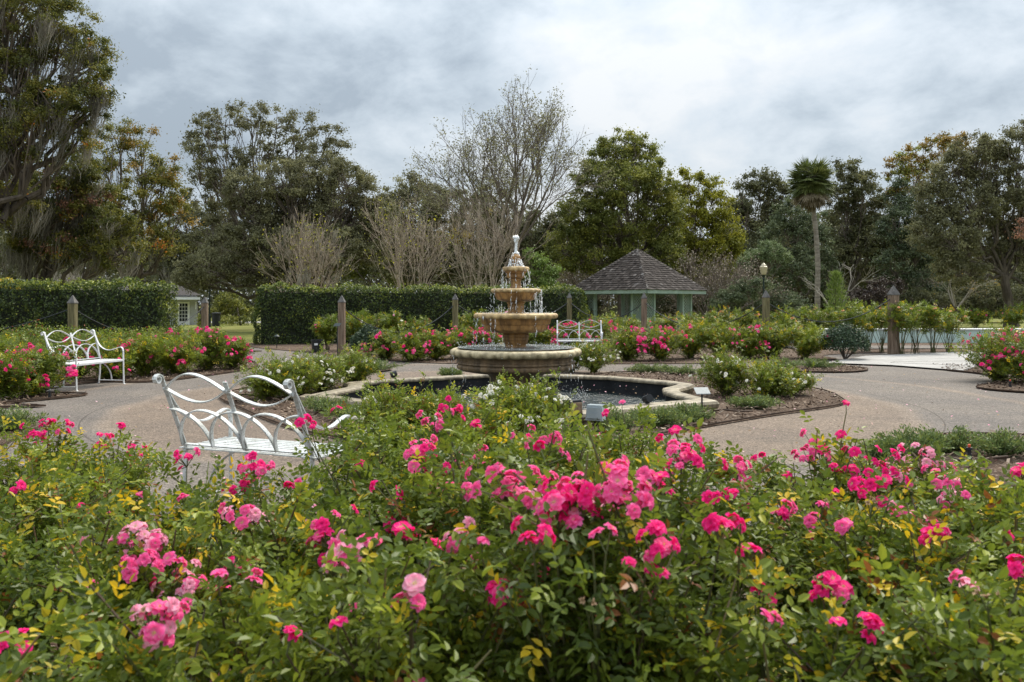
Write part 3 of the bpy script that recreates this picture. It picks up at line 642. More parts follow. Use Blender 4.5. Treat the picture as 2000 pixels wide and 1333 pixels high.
# ------------------------------------------------------------------ hedges
def leaf_cards(mb, C, N, L, W, rs, tint, jitter=0.7):
    """one small pointed leaf at each C, roughly facing N"""
    n = len(C); N = norm(N + rs.normal(0, jitter, (n, 3))); u = norm(np.cross(N, rs.normal(0, 1, (n, 3)))); w = np.cross(N, u)
    L = np.broadcast_to(np.asarray(L, float), (n,))[:, None]; W = np.broadcast_to(np.asarray(W, float), (n,))[:, None]
    V = np.stack([C - u*L*.5, C - w*W*.5 + N*W*.15, C + u*L*.5, C + w*W*.5 + N*W*.15], 1).reshape(-1, 3)
    mb.add(V, np.arange(4*n).reshape(-1, 4), tint)
def hedge(label, A, B, thick, h, seed):
    rs = np.random.RandomState(seed); A, B = np.array(A, float), np.array(B, float); L = np.linalg.norm(B-A); d = (B-A)/L; nrm = np.array([d[1], -d[0]])
    t = thing('hedge', label, 'hedge', (A[0], A[1], 0))
    f = MB()
    def put(u, v, w, N, n, lift):                         # local: u along, v across (-.5...5), w height
        bx = .08*np.sin(u*2.3+w*3+v) + .06*np.sin(u*5.1-w*4.2) + .05*np.sin(u*11+w*9) + .03*np.sin(u*19-v*7)
        P = np.stack([u*d[0] + v*nrm[0], u*d[1] + v*nrm[1], w], 1) + N*(bx + rs.normal(0, .035, n))[:, None]
        light = np.clip(rs.beta(2, 3, n) + lift + .14*np.sin(u*1.7+w*2.1)*np.sin(u*.6-w*3.3+v*2), 0, 1)  # lift paints light and shade into the leaf tint, face by face
        leaf_cards(f, P, N, rs.uniform(.06, .11, n), rs.uniform(.035, .055, n), rs, light, .6)
    D3 = np.array([d[0], d[1], 0.0]); N3 = np.array([nrm[0], nrm[1], 0.0])
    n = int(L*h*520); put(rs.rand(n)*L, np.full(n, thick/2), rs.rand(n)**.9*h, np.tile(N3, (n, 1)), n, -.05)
    n = int(L*thick*520); put(rs.rand(n)*L, (rs.rand(n)-.5)*thick, np.full(n, h), np.tile([0, 0, 1.0], (n, 1)), n, .30)  # top leaves coloured paler, as if lit from above
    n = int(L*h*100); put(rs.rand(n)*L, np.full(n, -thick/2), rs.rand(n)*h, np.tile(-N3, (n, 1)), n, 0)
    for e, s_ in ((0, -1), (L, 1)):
        n = int(thick*h*700); put(np.full(n, e), (rs.rand(n)-.5)*thick, rs.rand(n)*h, np.tile(D3*s_, (n, 1)), n, .15)  # end leaves tinted lighter to imitate sunlit faces
    n = int(L*34); u = rs.rand(n)*L                       # stray shoots on top
    P = np.stack([u*d[0], u*d[1], h + rs.rand(n)**2*.20], 1) + N3*((rs.rand(n)-.5)*thick)[:, None]
    leaf_cards(f, P, np.tile(N3, (n, 1)), .09, .045, rs, rs.uniform(.7, 1, n), .8)
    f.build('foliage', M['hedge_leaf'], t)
    c = MB(); rz = math.atan2(d[1], d[0]); m2 = (B-A)/2
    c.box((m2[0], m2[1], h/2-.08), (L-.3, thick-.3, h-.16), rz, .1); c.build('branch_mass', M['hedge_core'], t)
    return t
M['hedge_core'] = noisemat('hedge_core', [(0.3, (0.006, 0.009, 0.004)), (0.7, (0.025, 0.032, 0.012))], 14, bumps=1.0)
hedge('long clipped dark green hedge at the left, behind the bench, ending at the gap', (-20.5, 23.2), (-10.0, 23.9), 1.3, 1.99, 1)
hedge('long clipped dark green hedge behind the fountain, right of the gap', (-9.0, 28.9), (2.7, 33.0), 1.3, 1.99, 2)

# ------------------------------------------------------------------ timber posts with rope between them
M['post_wood'] = noisemat('post_wood', [(0.28, (0.10, 0.068, 0.045)), (0.5, (0.19, 0.135, 0.095)), (0.75, (0.29, 0.225, 0.165))], 5, (5, 5, .5), 0.85, 0.7, 22)
M['post_moss'] = noisemat('post_moss', [(0.3, (0.085, 0.072, 0.038)), (0.52, (0.155, 0.135, 0.065)), (0.75, (0.24, 0.215, 0.12))], 5, (5, 5, .5), 0.85, 0.7, 22)
M['post_cap'] = noisemat('post_cap', [(0.3, (0.06, 0.055, 0.052)), (0.7, (0.16, 0.15, 0.14))], 12, bumps=0.3)
M['rope'] = noisemat('rope', [(0.3, (0.012, 0.014, 0.018)), (0.7, (0.045, 0.05, 0.055))], 60, bumps=0.3)
posts = [(142, 20.3, 577, 14, 'post_moss', 'timber post behind the left bench, against the long hedge'), (400, 28.5, 580, 11, 'post_wood', 'timber post in the gap between the two hedges'),
         (667.5, 22.7, 577, 12.5, 'post_wood', 'reddish timber post rising from the path edge beside the black pot'), (889, 26.0, 574, 10.5, 'post_moss', 'mossy timber post in front of the hedge, nearest the left side of the fountain'),
         (1112, 29.5, 572, 9.5, 'post_moss', 'thin timber post between the fountain and the gazebo'), (1258, 27.0, 571, 11, 'post_wood', 'pink brown timber post with pale cap in front of the gazebo'),
         (1496, 22.2, 567, 13, 'post_moss', 'mossy timber post with black cap in front of the street lamp'), (1745, 23.2, 558, 16.5, 'post_wood', 'tallest timber post, beside the pale pavers')]
PT = []
for px, d, py, w, mt, lb in posts:
    c = at(px, d); zt = at(px, d, py)[2]; ww = w*d/FPX; t = thing('fence_post', lb, 'post', tuple(c), R(px % 17 - 8), 'timber posts linked by a rope')
    ch = ww*1.15; mb = MB(); k = 8; cc = .82
    ring = np.array([(1,-cc),(1,cc),(cc,1),(-cc,1),(-1,cc),(-1,-cc),(-cc,-1),(cc,-1)])*ww/2
    zs = [0, (zt-ch)*.5, zt-ch]; V = np.concatenate([np.column_stack([ring*s_, np.full(8, z)]) for s_, z in zip((1.03, 1.0, .985), zs)])
    mb.add(V, [[i*8+j, i*8+(j+1) % 8, (i+1)*8+(j+1) % 8, (i+1)*8+j] for i in range(2) for j in range(8)]); mb.build('shaft', M[mt], t)
    mb = MB(); sq = np.array([(1,-1),(1,1),(-1,1),(-1,-1)])*ww/2
    V = np.concatenate([np.column_stack([sq*1.06, np.full(4, zt-ch)]), np.column_stack([sq*1.06, np.full(4, zt-ch*.9)]), np.column_stack([sq*.08, np.full(4, zt)])])
    mb.add(V, [[i*4+j, i*4+(j+1) % 4, (i+1)*4+(j+1) % 4, (i+1)*4+j] for i in range(2) for j in range(4)]); mb.add(V[8:], [[0, 1, 2, 3]]); mb.add(V[:4], [[3, 2, 1, 0]])
    mb.build('cap', M['post_cap'], t)
    PT.append((c, zt))
def rope(i, j, sag, label, z=None):
    a, za = PT[i] if isinstance(i, int) else i; b, zb = PT[j] if isinstance(j, int) else j
    s_ = np.linspace(0, 1, 26); P = np.outer(1-s_, [a[0], a[1]]) + np.outer(s_, [b[0], b[1]])
    Z = (za-.32)*(1-s_) + (zb-.32)*s_ - 4*sag*s_*(1-s_)
    mb = MB(); mb.tube(np.column_stack([P, Z]), .014, 6); tag(mb.build('rope', M['rope'], None, True), label, 'rope', 'ropes hanging between the timber posts')
rope((np.array([-17.5, 18.2, 0]), 1.7), 0, .75, 'dark rope hanging left of the post behind the left bench')
rope(0, 1, .8, 'dark rope sagging across the end of the left hedge to the post in the gap')
rope(2, 3, .8, 'dark rope from the reddish post by the pot to the mossy post')
rope(3, 4, .7, 'dark rope behind the fountain between two mossy posts')
rope(4, 5, .6, 'dark rope in front of the left half of the gazebo')
rope(5, 6, .75, 'dark rope from the pale capped post to the black capped post')
rope(6, 7, .62, 'dark rope sagging over the tall peach roses up to the tallest post')

# ------------------------------------------------------------------ gazebo
M['mint'] = noisemat('mint', [(0.3, (0.20, 0.265, 0.225)), (0.7, (0.28, 0.355, 0.305))], 3, bumps=0.05, rough=0.6)
M['shake'] = leafmat('shake', [(0, (0.022, 0.018, 0.017)), (0.5, (0.047, 0.039, 0.035)), (0.85, (0.092, 0.079, 0.073)), (1, (0.20, 0.185, 0.18))], 0, 0.9, 0.15)
GX, GY, GR = 6.74, 44.0, R(45 - 1.5)
tg = thing('gazebo', 'mint green lattice gazebo with grey shake roof beyond the roses', 'gazebo', (GX, GY, 0), GR)
S, SC = 2.62, 2.0                      # half side of the eaves, half side at the posts
ze, za = 2.12, 4.34
rs = np.random.RandomState(3); rf = MB()
rf.add([[-S,-S,ze+.02],[S,-S,ze+.02],[S,S,ze+.02],[-S,S,ze+.02],[0,0,za-.03]], [[0,1,4],[1,2,4],[2,3,4],[3,0,4]], .15)
NC = 19
for q in range(4):
    ca, sa = math.cos(q*math.pi/2), math.sin(q*math.pi/2); rot = lambda p: (p[0]*ca - p[1]*sa, p[0]*sa + p[1]*ca, p[2])
    for c in range(NC):
        f0, f1 = c/NC, min(1, (c+1.35)/NC); y0, y1 = -S*(1-f0)-.03, -S*(1-f1); z0, z1 = ze + (za-ze)*f0 + .035, ze + (za-ze)*f1 + .012
        hw = S*(1-f0); x = -hw + rs.rand()*.05
        while x < hw - .02:
            w = min(rs.uniform(.09, .22), hw - x); dy = rs.uniform(-.025, .02); up = rs.uniform(0, .014)
            xl0, xr0 = x+.006, x+w; lim = S*(1-f1)
            xl1, xr1 = max(-lim, min(lim, xl0)), max(-lim, min(lim, xr0))
            V = [(xl0, y0+dy, z0+up), (xr0, y0+dy, z0+up), (xr1, y1, z1), (xl1, y1, z1), (xl0, y0+dy, z0-.028), (xr0, y0+dy, z0-.028)]
            rf.add([rot(p) for p in V], [[0,1,2,3],[4,5,1,0]], np.clip(rs.beta(2.2, 2.8)+.0, 0, 1)); x += w
    for c in range(24):                 # hip caps
        f0, f1 = c/24, min(1, (c+1.3)/24); p0 = np.array([-S*(1-f0)-.02, -S*(1-f0)-.02, ze+(za-ze)*f0+.085]); p1 = np.array([-S*(1-f1), -S*(1-f1), ze+(za-ze)*f1+.045])
        for sx, sy in ((.16, -.012), (-.012, .16)):
            e0 = p0 + [sx, sy, -.05]; e1 = p1 + [sx, sy, -.05]
            rf.add([rot(p) for p in (p0, e0, e1, p1, p0-[0, 0, .04], e0-[0, 0, .04])], [[0,1,2,3],[4,5,1,0]], np.clip(rs.beta(3, 2)+.1, 0, 1))
rf.build('roof', M['shake'], tg)
fb = MB()
for q in range(4):
    a = q*math.pi/2; c, s_ = math.cos(a), math.sin(a); fb.box(((S-.03)*s_, -(S-.03)*c, ze-.075), (2*S-.12, .05, .20), a)
fb.box((0, 0, ze-.02), (2*S-.2, 2*S-.2, .02)); fb.build('fascia', M['mint'], tg)
fl_ = MB(); fl_.box((0, 0, .06), (2*S-.3, 2*S-.3, .12)); fl_.build('floor', M['paver'], tg)
PW, LW = .13, .62
for sx in (-1, 1):
    for sy in (-1, 1):
        b = MB(); b.box((sx*SC, sy*SC, ze/2-.02), (PW, PW, ze-.10)); b.build('post', M['mint'], tg)
        for ax in (0, 1):
            ex, ey = (sx*(SC-LW-PW), sy*SC) if ax == 0 else (sx*SC, sy*(SC-LW-PW))
            b = MB(); b.box((ex, ey, ze/2-.02), (PW*1.1, PW*1.1, ze-.10)); b.build('post', M['mint'], tg)
            lp = MB(); w = LW; hh = ze-.35; z0 = .2; st = .16
            cx, cy = (sx*(SC-(LW+PW)/2), sy*SC) if ax == 0 else (sx*SC, sy*(SC-(LW+PW)/2))
            for sgn in (1, -1):
                k = -w
                while k < hh:
                    # a 45 degree slat clipped to the panel
                    u0, v0, u1, v1 = (0, k, w, k+w) if sgn > 0 else (w, k, 0, k+w)
                    if v0 < 0: u0 += -v0*(1 if sgn > 0 else -1); v0 = 0
                    if v1 > hh: u1 -= (v1-hh)*(1 if sgn > 0 else -1); v1 = hh
                    if v1 - v0 > .03:
                        off = .006*sgn; A = np.array([u0-w/2, v0+z0]); B = np.array([u1-w/2, v1+z0])
                        if ax == 0: lp.bar([(cx+A[0], cy+off, A[1]), (cx+B[0], cy+off, B[1])], .004, .017, (0, 1, 0))
                        else: lp.bar([(cx+off, cy+A[0], A[1]), (cx+off, cy+B[0], B[1])], .004, .017, (1, 0, 0))
                    k += st*1.0
            lp.build('lattice_panel', M['mint'], tg)

# ------------------------------------------------------------------ mint wall, cottage, lamps, small things
M['pool_wall'] = noisemat('pool_wall', [(0.3, (0.40, 0.52, 0.48)), (0.7, (0.50, 0.62, 0.575))], 2, bumps=0.03, rough=0.6)
M['white_paint'] = noisemat('white_paint', [(0.3, (0.62, 0.63, 0.62)), (0.7, (0.76, 0.77, 0.76))], 3, bumps=0.04, rough=0.6)
t = thing('low_wall', 'long low mint green wall with a white top behind the leggy roses', 'wall', (0, 0, 0))
b = MB(); b.box((13.0, 30.0, .24), (13.2, .5, .48), R(.8)); b.build('wall', M['pool_wall'], t)
b = MB(); b.box((13.0, 30.0, .503), (13.26, .58, .045), R(.8)); b.build('cap', M['white_paint'], t)

tcg = thing('cottage', 'small white cottage with dark roof and glazed door beyond the hedge gap', 'cottage', (-21.55, 55.0, 0), R(26))
M['cot_roof'] = noisemat('cot_roof', [(0.3, (0.022, 0.018, 0.017)), (0.7, (0.05, 0.042, 0.04))], 5, (1, 1, 6), bumps=0.6)
M['dark_glass'] = noisemat('dark_glass', [(0.4, (0.01, 0.012, 0.015)), (0.6, (0.03, 0.035, 0.04))], 2, bumps=0, rough=0.08, spec=0.6)
m, nt, p, o_ = newmat('clapboard'); v_ = coord(nt); w_ = nt.nodes.new('ShaderNodeTexWave'); w_.wave_type = 'BANDS'; w_.bands_direction = 'Z'; w_.wave_profile = 'SAW'; w_.inputs['Scale'].default_value = 2.2; nt.links.new(v_, w_.inputs[0])
nt.links.new(ramp_fac(nt, noise(nt, v_, 2, 4), [(0.3, (0.34, 0.35, 0.37)), (0.7, (0.44, 0.45, 0.47))]), p.inputs['Base Color']); bump(nt, p, w_.outputs[0], 0.8, 0.03); M['clapboard'] = m
b = MB(); b.box((-2.0, 2.0, 1.0), (4.8, 4.0, 2.0)); b.build('wall', M['clapboard'], tcg)
b = MB(); V = np.array([[-4.8,-.5,2.0],[.6,-.5,2.0],[.6,4.5,2.0],[-4.8,4.5,2.0],[-3.6,2.0,2.75],[-.7,2.0,2.75]]); b.add(V, [[0,1,5,4],[2,3,4,5]]); b.add(V, [[1,2,5],[3,0,4],]); b.add(V, [[3,2,1,0]])
b.build('roof', M['cot_roof'], tcg)
b = MB(); b.box((-.55, -.42, 1.72), (2.1, .85, .05)); b.box((.28, -.2, 1.50), (.07, .42, .07)); b.box((.28, -.06, 1.3), (.07, .08, .5)); b.box((-.55, -.80, 1.80), (2.1, .06, .12)); b.build('porch_hood', M['white_paint'], tcg)
b = MB(); b.box((-.48, -.03, .78), (.78, .06, 1.56)); dr = b.build('door', M['white_paint'], tcg)
g = MB()
for i in range(3):
    for j in range(5): g.box((-.66 + .18*i, -.066, .36 + .245*j), (.145, .012, .205))
g.build('pane', M['dark_glass'], dr)

M['lamp_green'] = noisemat('lamp_green', [(0.3, (0.008, 0.014, 0.012)), (0.7, (0.02, 0.032, 0.027))], 8, bumps=0.1, rough=0.4)
M['lamp_glass'] = noisemat('lamp_glass', [(0.3, (0.36, 0.31, 0.21)), (0.7, (0.46, 0.40, 0.28))], 6, bumps=0, rough=0.3)
def lamp(label, px, d, ytop, s=1.0, glass='lamp_glass'):
    c = at(px, d); z = at(px, d, ytop)[2]; t = thing('street_lamp', label, 'lamp', tuple(c), 0, 'garden lamp posts')
    b = MB(); H = z - .62*s
    b.lathe([(.12*s, 0), (.12*s, .12), (.085*s, .2), (.075*s, .7), (.05*s, .8), (.045*s, H-.25), (.07*s, H-.2), (.055*s, H-.15), (.10*s, H-.03), (.11*s, H)], 16); b.build('pole', M['lamp_green'], t)
    b = MB(); b.lathe([(.10*s, H+.001), (.13*s, H+.05*s), (.20*s, H+.34*s), (.205*s, H+.40*s), (.17*s, H+.42*s), (.10*s, H+.53*s), (.03*s, H+.57*s), (.028*s, H+.60*s), (.001, H+.63*s)], 8); b.build('globe', M[glass], t)
lamp('dark green lamp post with cream acorn globe to the right of the gazebo', 1491.5, 41.0, 513)
lamp('slim dark lamp post in the hedge gap, its head lost among oak branches', 409.5, 50.0, 537)
M['lamp_white'] = noisemat('lamp_white', [(0.3, (0.6, 0.6, 0.58)), (0.7, (0.72, 0.72, 0.7))], 6, bumps=0, rough=0.3)
lamp('lamp with whitish globe just showing above the left hedge', 51, 42.0, 541, .8, 'lamp_white')

M['black_plastic'] = noisemat('black_plastic', [(0.3, (0.012, 0.013, 0.015)), (0.7, (0.028, 0.03, 0.033))], 10, bumps=0.15, rough=0.45)
M['label_white'] = noisemat('label_white', [(0.3, (0.6, 0.6, 0.6)), (0.7, (0.72, 0.72, 0.72))], 30, bumps=0)
c = at(620.5, 24.0); t = thing('plant_pot', 'black plastic nursery pot with a white sticker beside the reddish post', 'pot', tuple(c), R(-8))
b = MB(); b.lathe([(.15, 0), (.15, .004), (.185, .34), (.20, .34), (.20, .385), (.175, .385), (.17, .30), (.001, .30)], 28); b.build('pot', M['black_plastic'], t)
b = MB(); b.box((.02, -.181, .26), (.10, .012, .06), 0); b.build('sticker', M['label_white'], t)
c = at(422, 52.0); b = MB(); b.lathe([(.001, .0), (.22, 0), (.25, .05), (.25, .75), (.28, .77), (.28, .84), (.24, .86), (.001, .88)], 20, c=tuple(c)); tag(b.build('litter_bin', M['black_plastic'], None, False), 'black round litter bin standing on the far lawn by the slim lamp', 'bin')
# path light by the hedge end
def path_light(px, d, label, h=.42):
    c = at(px, d); t = thing('path_light', label, 'path light', tuple(c)); b = MB(); b.lathe([(.012, 0), (.012, h-.08)], 8); b.build('stake', M['lamp_green'], t)
    b = MB(); b.lathe([(.03, h-.08), (.03, h-.03), (.10, h-.03), (.09, h-.015), (.02, h+.03), (.001, h+.035)], 16); b.build('shade', M['lamp_green'], t)
path_light(540.5, 26.2, 'small dark path light with a hat at the foot of the right hedge')
# floodlights at the pool
M['lamp_face'] = noisemat('lamp_face', [(0.3, (0.30, 0.35, 0.38)), (0.7, (0.44, 0.48, 0.50))], 5, bumps=0.05, rough=0.25)
M['rusty'] = noisemat('rusty', [(0.3, (0.16, 0.10, 0.06)), (0.7, (0.32, 0.22, 0.14))], 20, bumps=0.3)
def flood(label, x, y, z, rz, cm, back):
    t = thing('floodlight', label, 'floodlight', (x, y, 0), rz)
    b = MB(); b.box((0, 0, z/2), (.03, .03, z)); b.box((0, 0, .02), (.12, .10, .04)); b.build('stake', M['black_plastic'], t)
    b = MB(); b.box((0, 0, z+.08), (.20, .12, .17), 0, taper=.86); b.build('housing', M[cm], t)
    b = MB(); b.box((0, -.065, z+.08), (.16, .014, .12), 0); b.build('front_plate', M[back], t)
flood('black floodlight with brown side at the near edge of the pool', .68, 9.2, .20, R(35), 'black_plastic', 'rusty')
flood('pale grey floodlight next to the black one at the near pool edge', .93, 9.1, .16, R(-25), 'lamp_face', 'lamp_face')
def spot(label, P, rz=0, s=1.0):
    t = thing('spotlight', label, 'spotlight', tuple(P), rz); b = MB(); b.tube([(-.05*s, 0, .05*s), (.05*s, 0, .075*s)], [.045*s, .055*s], 12); b.build('housing', M['black_plastic'], t)
    b = MB(); b.box((0, 0, .012*s), (.05*s, .04*s, .024*s)); b.build('foot', M['black_plastic'], t)
spot('small black spotlight on the far left stone edge of the pool', (-2.03, 14.05, .172), R(20))
spot('small black spotlight on the near right stone edge of the pool', (1.72, 10.42, .176), R(-60))
# plant sign
M['sign_grey'] = noisemat('sign_grey', [(0.3, (0.13, 0.15, 0.16)), (0.7, (0.21, 0.235, 0.25))], 40, bumps=0, rough=0.35)
t = thing('plant_sign', 'small plant sign with a grey plate on a black stake at the pool corner', 'sign', tuple(at(1371, 10.35)), R(10))
b = MB(); b.box((0, 0, .16), (.018, .012, .32)); b.build('stake', M['black_plastic'], t)
b = MB(); V = np.array([[-.095,-.05,.315],[.095,-.05,.315],[.095,.045,.385],[-.095,.045,.385]]); b.add(np.vstack([V, V-[0, .004, .008]]), [[0,1,2,3],[7,6,5,4],[0,4,5,1],[1,5,6,2],[2,6,7,3],[3,7,4,0]]); b.build('plate', M['sign_grey'], t)
t = thing('plant_sign', 'small dark plant sign standing beside the reddish post', 'sign', tuple(at(659, 22.4)), R(-20))
b = MB(); b.box((0, 0, .42), (.02, .014, .84)); b.build('stake', M['black_plastic'], t)
b = MB(); V = np.array([[-.10,-.06,.83],[.10,-.06,.83],[.10,.05,.91],[-.10,.05,.91]]); b.add(np.vstack([V, V-[0, .004, .008]]), [[0,1,2,3],[7,6,5,4],[0,4,5,1],[1,5,6,2],[2,6,7,3],[3,7,4,0]]); b.build('plate', M['lamp_green'], t)
# sprinklers and drip hoses
M['red_plastic'] = noisemat('red_plastic', [(0.3, (0.45, 0.06, 0.03)), (0.7, (0.6, 0.10, 0.05))], 20, bumps=0)
def sprinkler(label, px, py, h=.13, red=True):
    x, y = gp(px, py); t = thing('sprinkler', label, 'sprinkler', (x, y, 0.02)); b = MB(); b.lathe([(.022, 0), (.022, h*.75), (.016, h*.75), (.016, h), (.028, h), (.026, h+.02), (.001, h+.022)], 12); b.build('riser', M['black_plastic'], t)
    if red: b = MB(); b.lathe([(.012, h+.022), (.012, h+.045), (.001, h+.05)], 8); b.build('nozzle', M['red_plastic'], t)
sprinkler('black sprinkler with red tip between the two junipers at the right', 1893, 914, .14)
sprinkler('black sprinkler with red tip under the pink rose at the far right', 1973, 764, .12)
sprinkler('short black sprinkler stub on the mulch tip beside the left bench', 97, 782, .10, False)
def hose(label, pts, r=.012):
    P = np.array([(*gp(a, b_), .06) for a, b_ in pts]); q = np.linspace(0, len(P)-1.001, 30); i = q.astype(int); f = (q-i)[:, None]
    b = MB(); b.tube(P[i]*(1-f)+P[i+1]*f, r, 6); tag(b.build('hose', M['edging'], None, True), label, 'hose')
hose('thin dark drip hose lying on the mulch beside the sprinkler at the right', [(1862, 908), (1880, 914), (1905, 916), (1935, 908), (1968, 905)])
hose('brown drip hose lying on mulch below the plant sign', [(1370, 822), (1385, 812), (1410, 809), (1450, 813), (1470, 812)])
hose('dark hose lying on mulch behind the weathered bench', [(452, 780), (480, 778), (520, 782), (545, 790)], .015)
# ------------------------------------------------------------------ roses
def bloom_mesh(name, seed, petal, rings, cup, centre=True):
    """one open rose, radius 1: rings of curved petals round a yellow centre"""
    rs = np.random.RandomState(seed); mb = MB()
    for (n, Rr, op, z0, wid) in rings:
        ph = rs.rand()*6.28
        for k in range(n):
            a = ph + 2*math.pi*k/n + rs.normal(0, .12); o_ = op + rs.normal(0, .12); L = Rr*rs.uniform(.86, 1.08); w = wid*rs.uniform(.85, 1.12); wav = rs.rand()*6.28
            us = np.linspace(0, 1, 5); vs_ = np.linspace(-1, 1, 5); V = []; T = []
            for u in us:
                ang = o_ + cup*(1-u)*.9 - .35*u*u                     # elevation along the petal: cup, then roll back
                rr = L*u*math.cos(min(1.5, max(-.4, ang*.8))); zz = z0 + L*(u*math.sin(ang*.8)) - .10*u*u*L
                ww = w*math.sin(math.pi*min(1, .12 + .80*u)**.8)*L*.95
                for v in vs_:
                    lat = v*ww; c_ = abs(v)**2*.22*ww*(1 if u < .8 else .3) + .06*L*u*math.sin(3*v + wav)
                    notch = -.07*L*(1-abs(v))**2 if u == 1 else 0
                    r2 = rr + notch
                    V.append((r2*math.cos(a) - lat*math.sin(a), r2*math.sin(a) + lat*math.cos(a), zz + c_))
            F = [[i*5+j, i*5+j+1, (i+1)*5+j+1, (i+1)*5+j] for i in range(4) for j in range(4)]
            T = [min(1, max(0, (i+.5)/4 + rs.normal(0, .06))) for i in range(4) for j in range(4)]
            mb.add(V, F, T)
    if centre:
        n = 22; q = rs.rand(n)*6.28; r_ = .17*np.sqrt(rs.rand(n))
        drops(mb, np.column_stack([r_*np.cos(q), r_*np.sin(q), rs.uniform(.12, .24, n)]), np.full(n, .035), np.full(n, 1.2)); mb.m[-1][:] = 1
    o = mb.build(name, [M[petal], M['stamen']], None, True); me = o.data; bpy.data.objects.remove(o); return me
OPEN = [(7, 1.0, .30, .0, .50), (6, .84, .62, .04, .48), (5, .60, .95, .06, .46)]
CUPD = [(7, .98, .55, .0, .52), (7, .84, .85, .03, .50), (6, .66, 1.12, .05, .48), (5, .45, 1.35, .08, .5)]
FLAT = [(6, 1.05, .10, .0, .60), (6, .82, .32, .03, .54)]
BL = {}
for key, petal in (('h', 'hot_pink'), ('p', 'pink'), ('l', 'pale_pink'), ('w', 'white_petal'), ('o', 'peach')):
    BL[key] = [bloom_mesh('bloom_' + petal, 1 + i, petal, rg, cu, ce) for i, (rg, cu, ce) in enumerate(((OPEN, .5, True), (CUPD, .55, False), (FLAT, .35, True), (OPEN, .3, True), (CUPD, .35, False), (OPEN, .6, True), (FLAT, .55, True)))]
BL['d'] = [bloom_mesh('spent_bloom', 9, 'dry_bloom', [(6, .7, 1.2, 0, .30), (5, .5, 1.45, .0, .3)], .2, False)]
def bez(A, B, C, n):
    t = np.linspace(0, 1, n)[:, None]; return (1-t)**2*A + 2*t*(1-t)*B + t*t*C
def leaf6(mb, B, D, N, L, W, tint):
    """folded pointed leaflets: two quads each"""
    S = np.cross(N, D); L = L[:, None]; W = W[:, None]; n = len(B)
    P = np.stack([B, B+D*L*.30+S*W*.46+N*W*.16, B+D*L*.68+S*W*.40+N*W*.12-N*L*.02, B+D*L-N*L*.10, B+D*L*.68-S*W*.40+N*W*.12-N*L*.02, B+D*L*.30-S*W*.46+N*W*.16], 1)
    k = (np.arange(n)*6)[:, None]; F = np.concatenate([k+[0, 3, 2, 1], k+[0, 5, 4, 3]]); mb.add(P.reshape(-1, 3), F, np.concatenate([tint, tint]))
def leaf4(mb, B, D, N, L, W, tint):
    S = np.cross(N, D); L = L[:, None]; W = W[:, None]; n = len(B)
    P = np.stack([B, B+D*L*.45+S*W*.5, B+D*L-N*L*.1, B+D*L*.45-S*W*.5], 1); mb.add(P.reshape(-1, 3), np.arange(4*n).reshape(-1, 4), tint)
def compound(mb, P, D, size, rs, tint, near=True, k=5):
    n = len(P); D = norm(D); up = norm(np.array([0, 0, 1.0]) + rs.normal(0, .45, (n, 3))); S = norm(np.cross(D, up)); N = np.cross(S, D)
    size = np.broadcast_to(size, (n,)); spec = [(1.0, 0), (.72, 1), (.72, -1), (.36, 1), (.36, -1)][:k]
    for t, sd in spec:
        B = P + D*(size*1.9*t)[:, None]
        d = norm(D*(.45 if sd else 1) + S*sd*.9 + rs.normal(0, .16, (n, 3))); nn = norm(N + rs.normal(0, .22, (n, 3))); nn = norm(nn - d*np.sum(nn*d, 1)[:, None])
        L = size*rs.uniform(.82, 1.12, n)*(1.1 if not sd else (.95 if t > .5 else .8)); (leaf6 if near else leaf4)(mb, B, d, nn, L, L*rs.uniform(.50, .62, n), tint)
KEEP = []
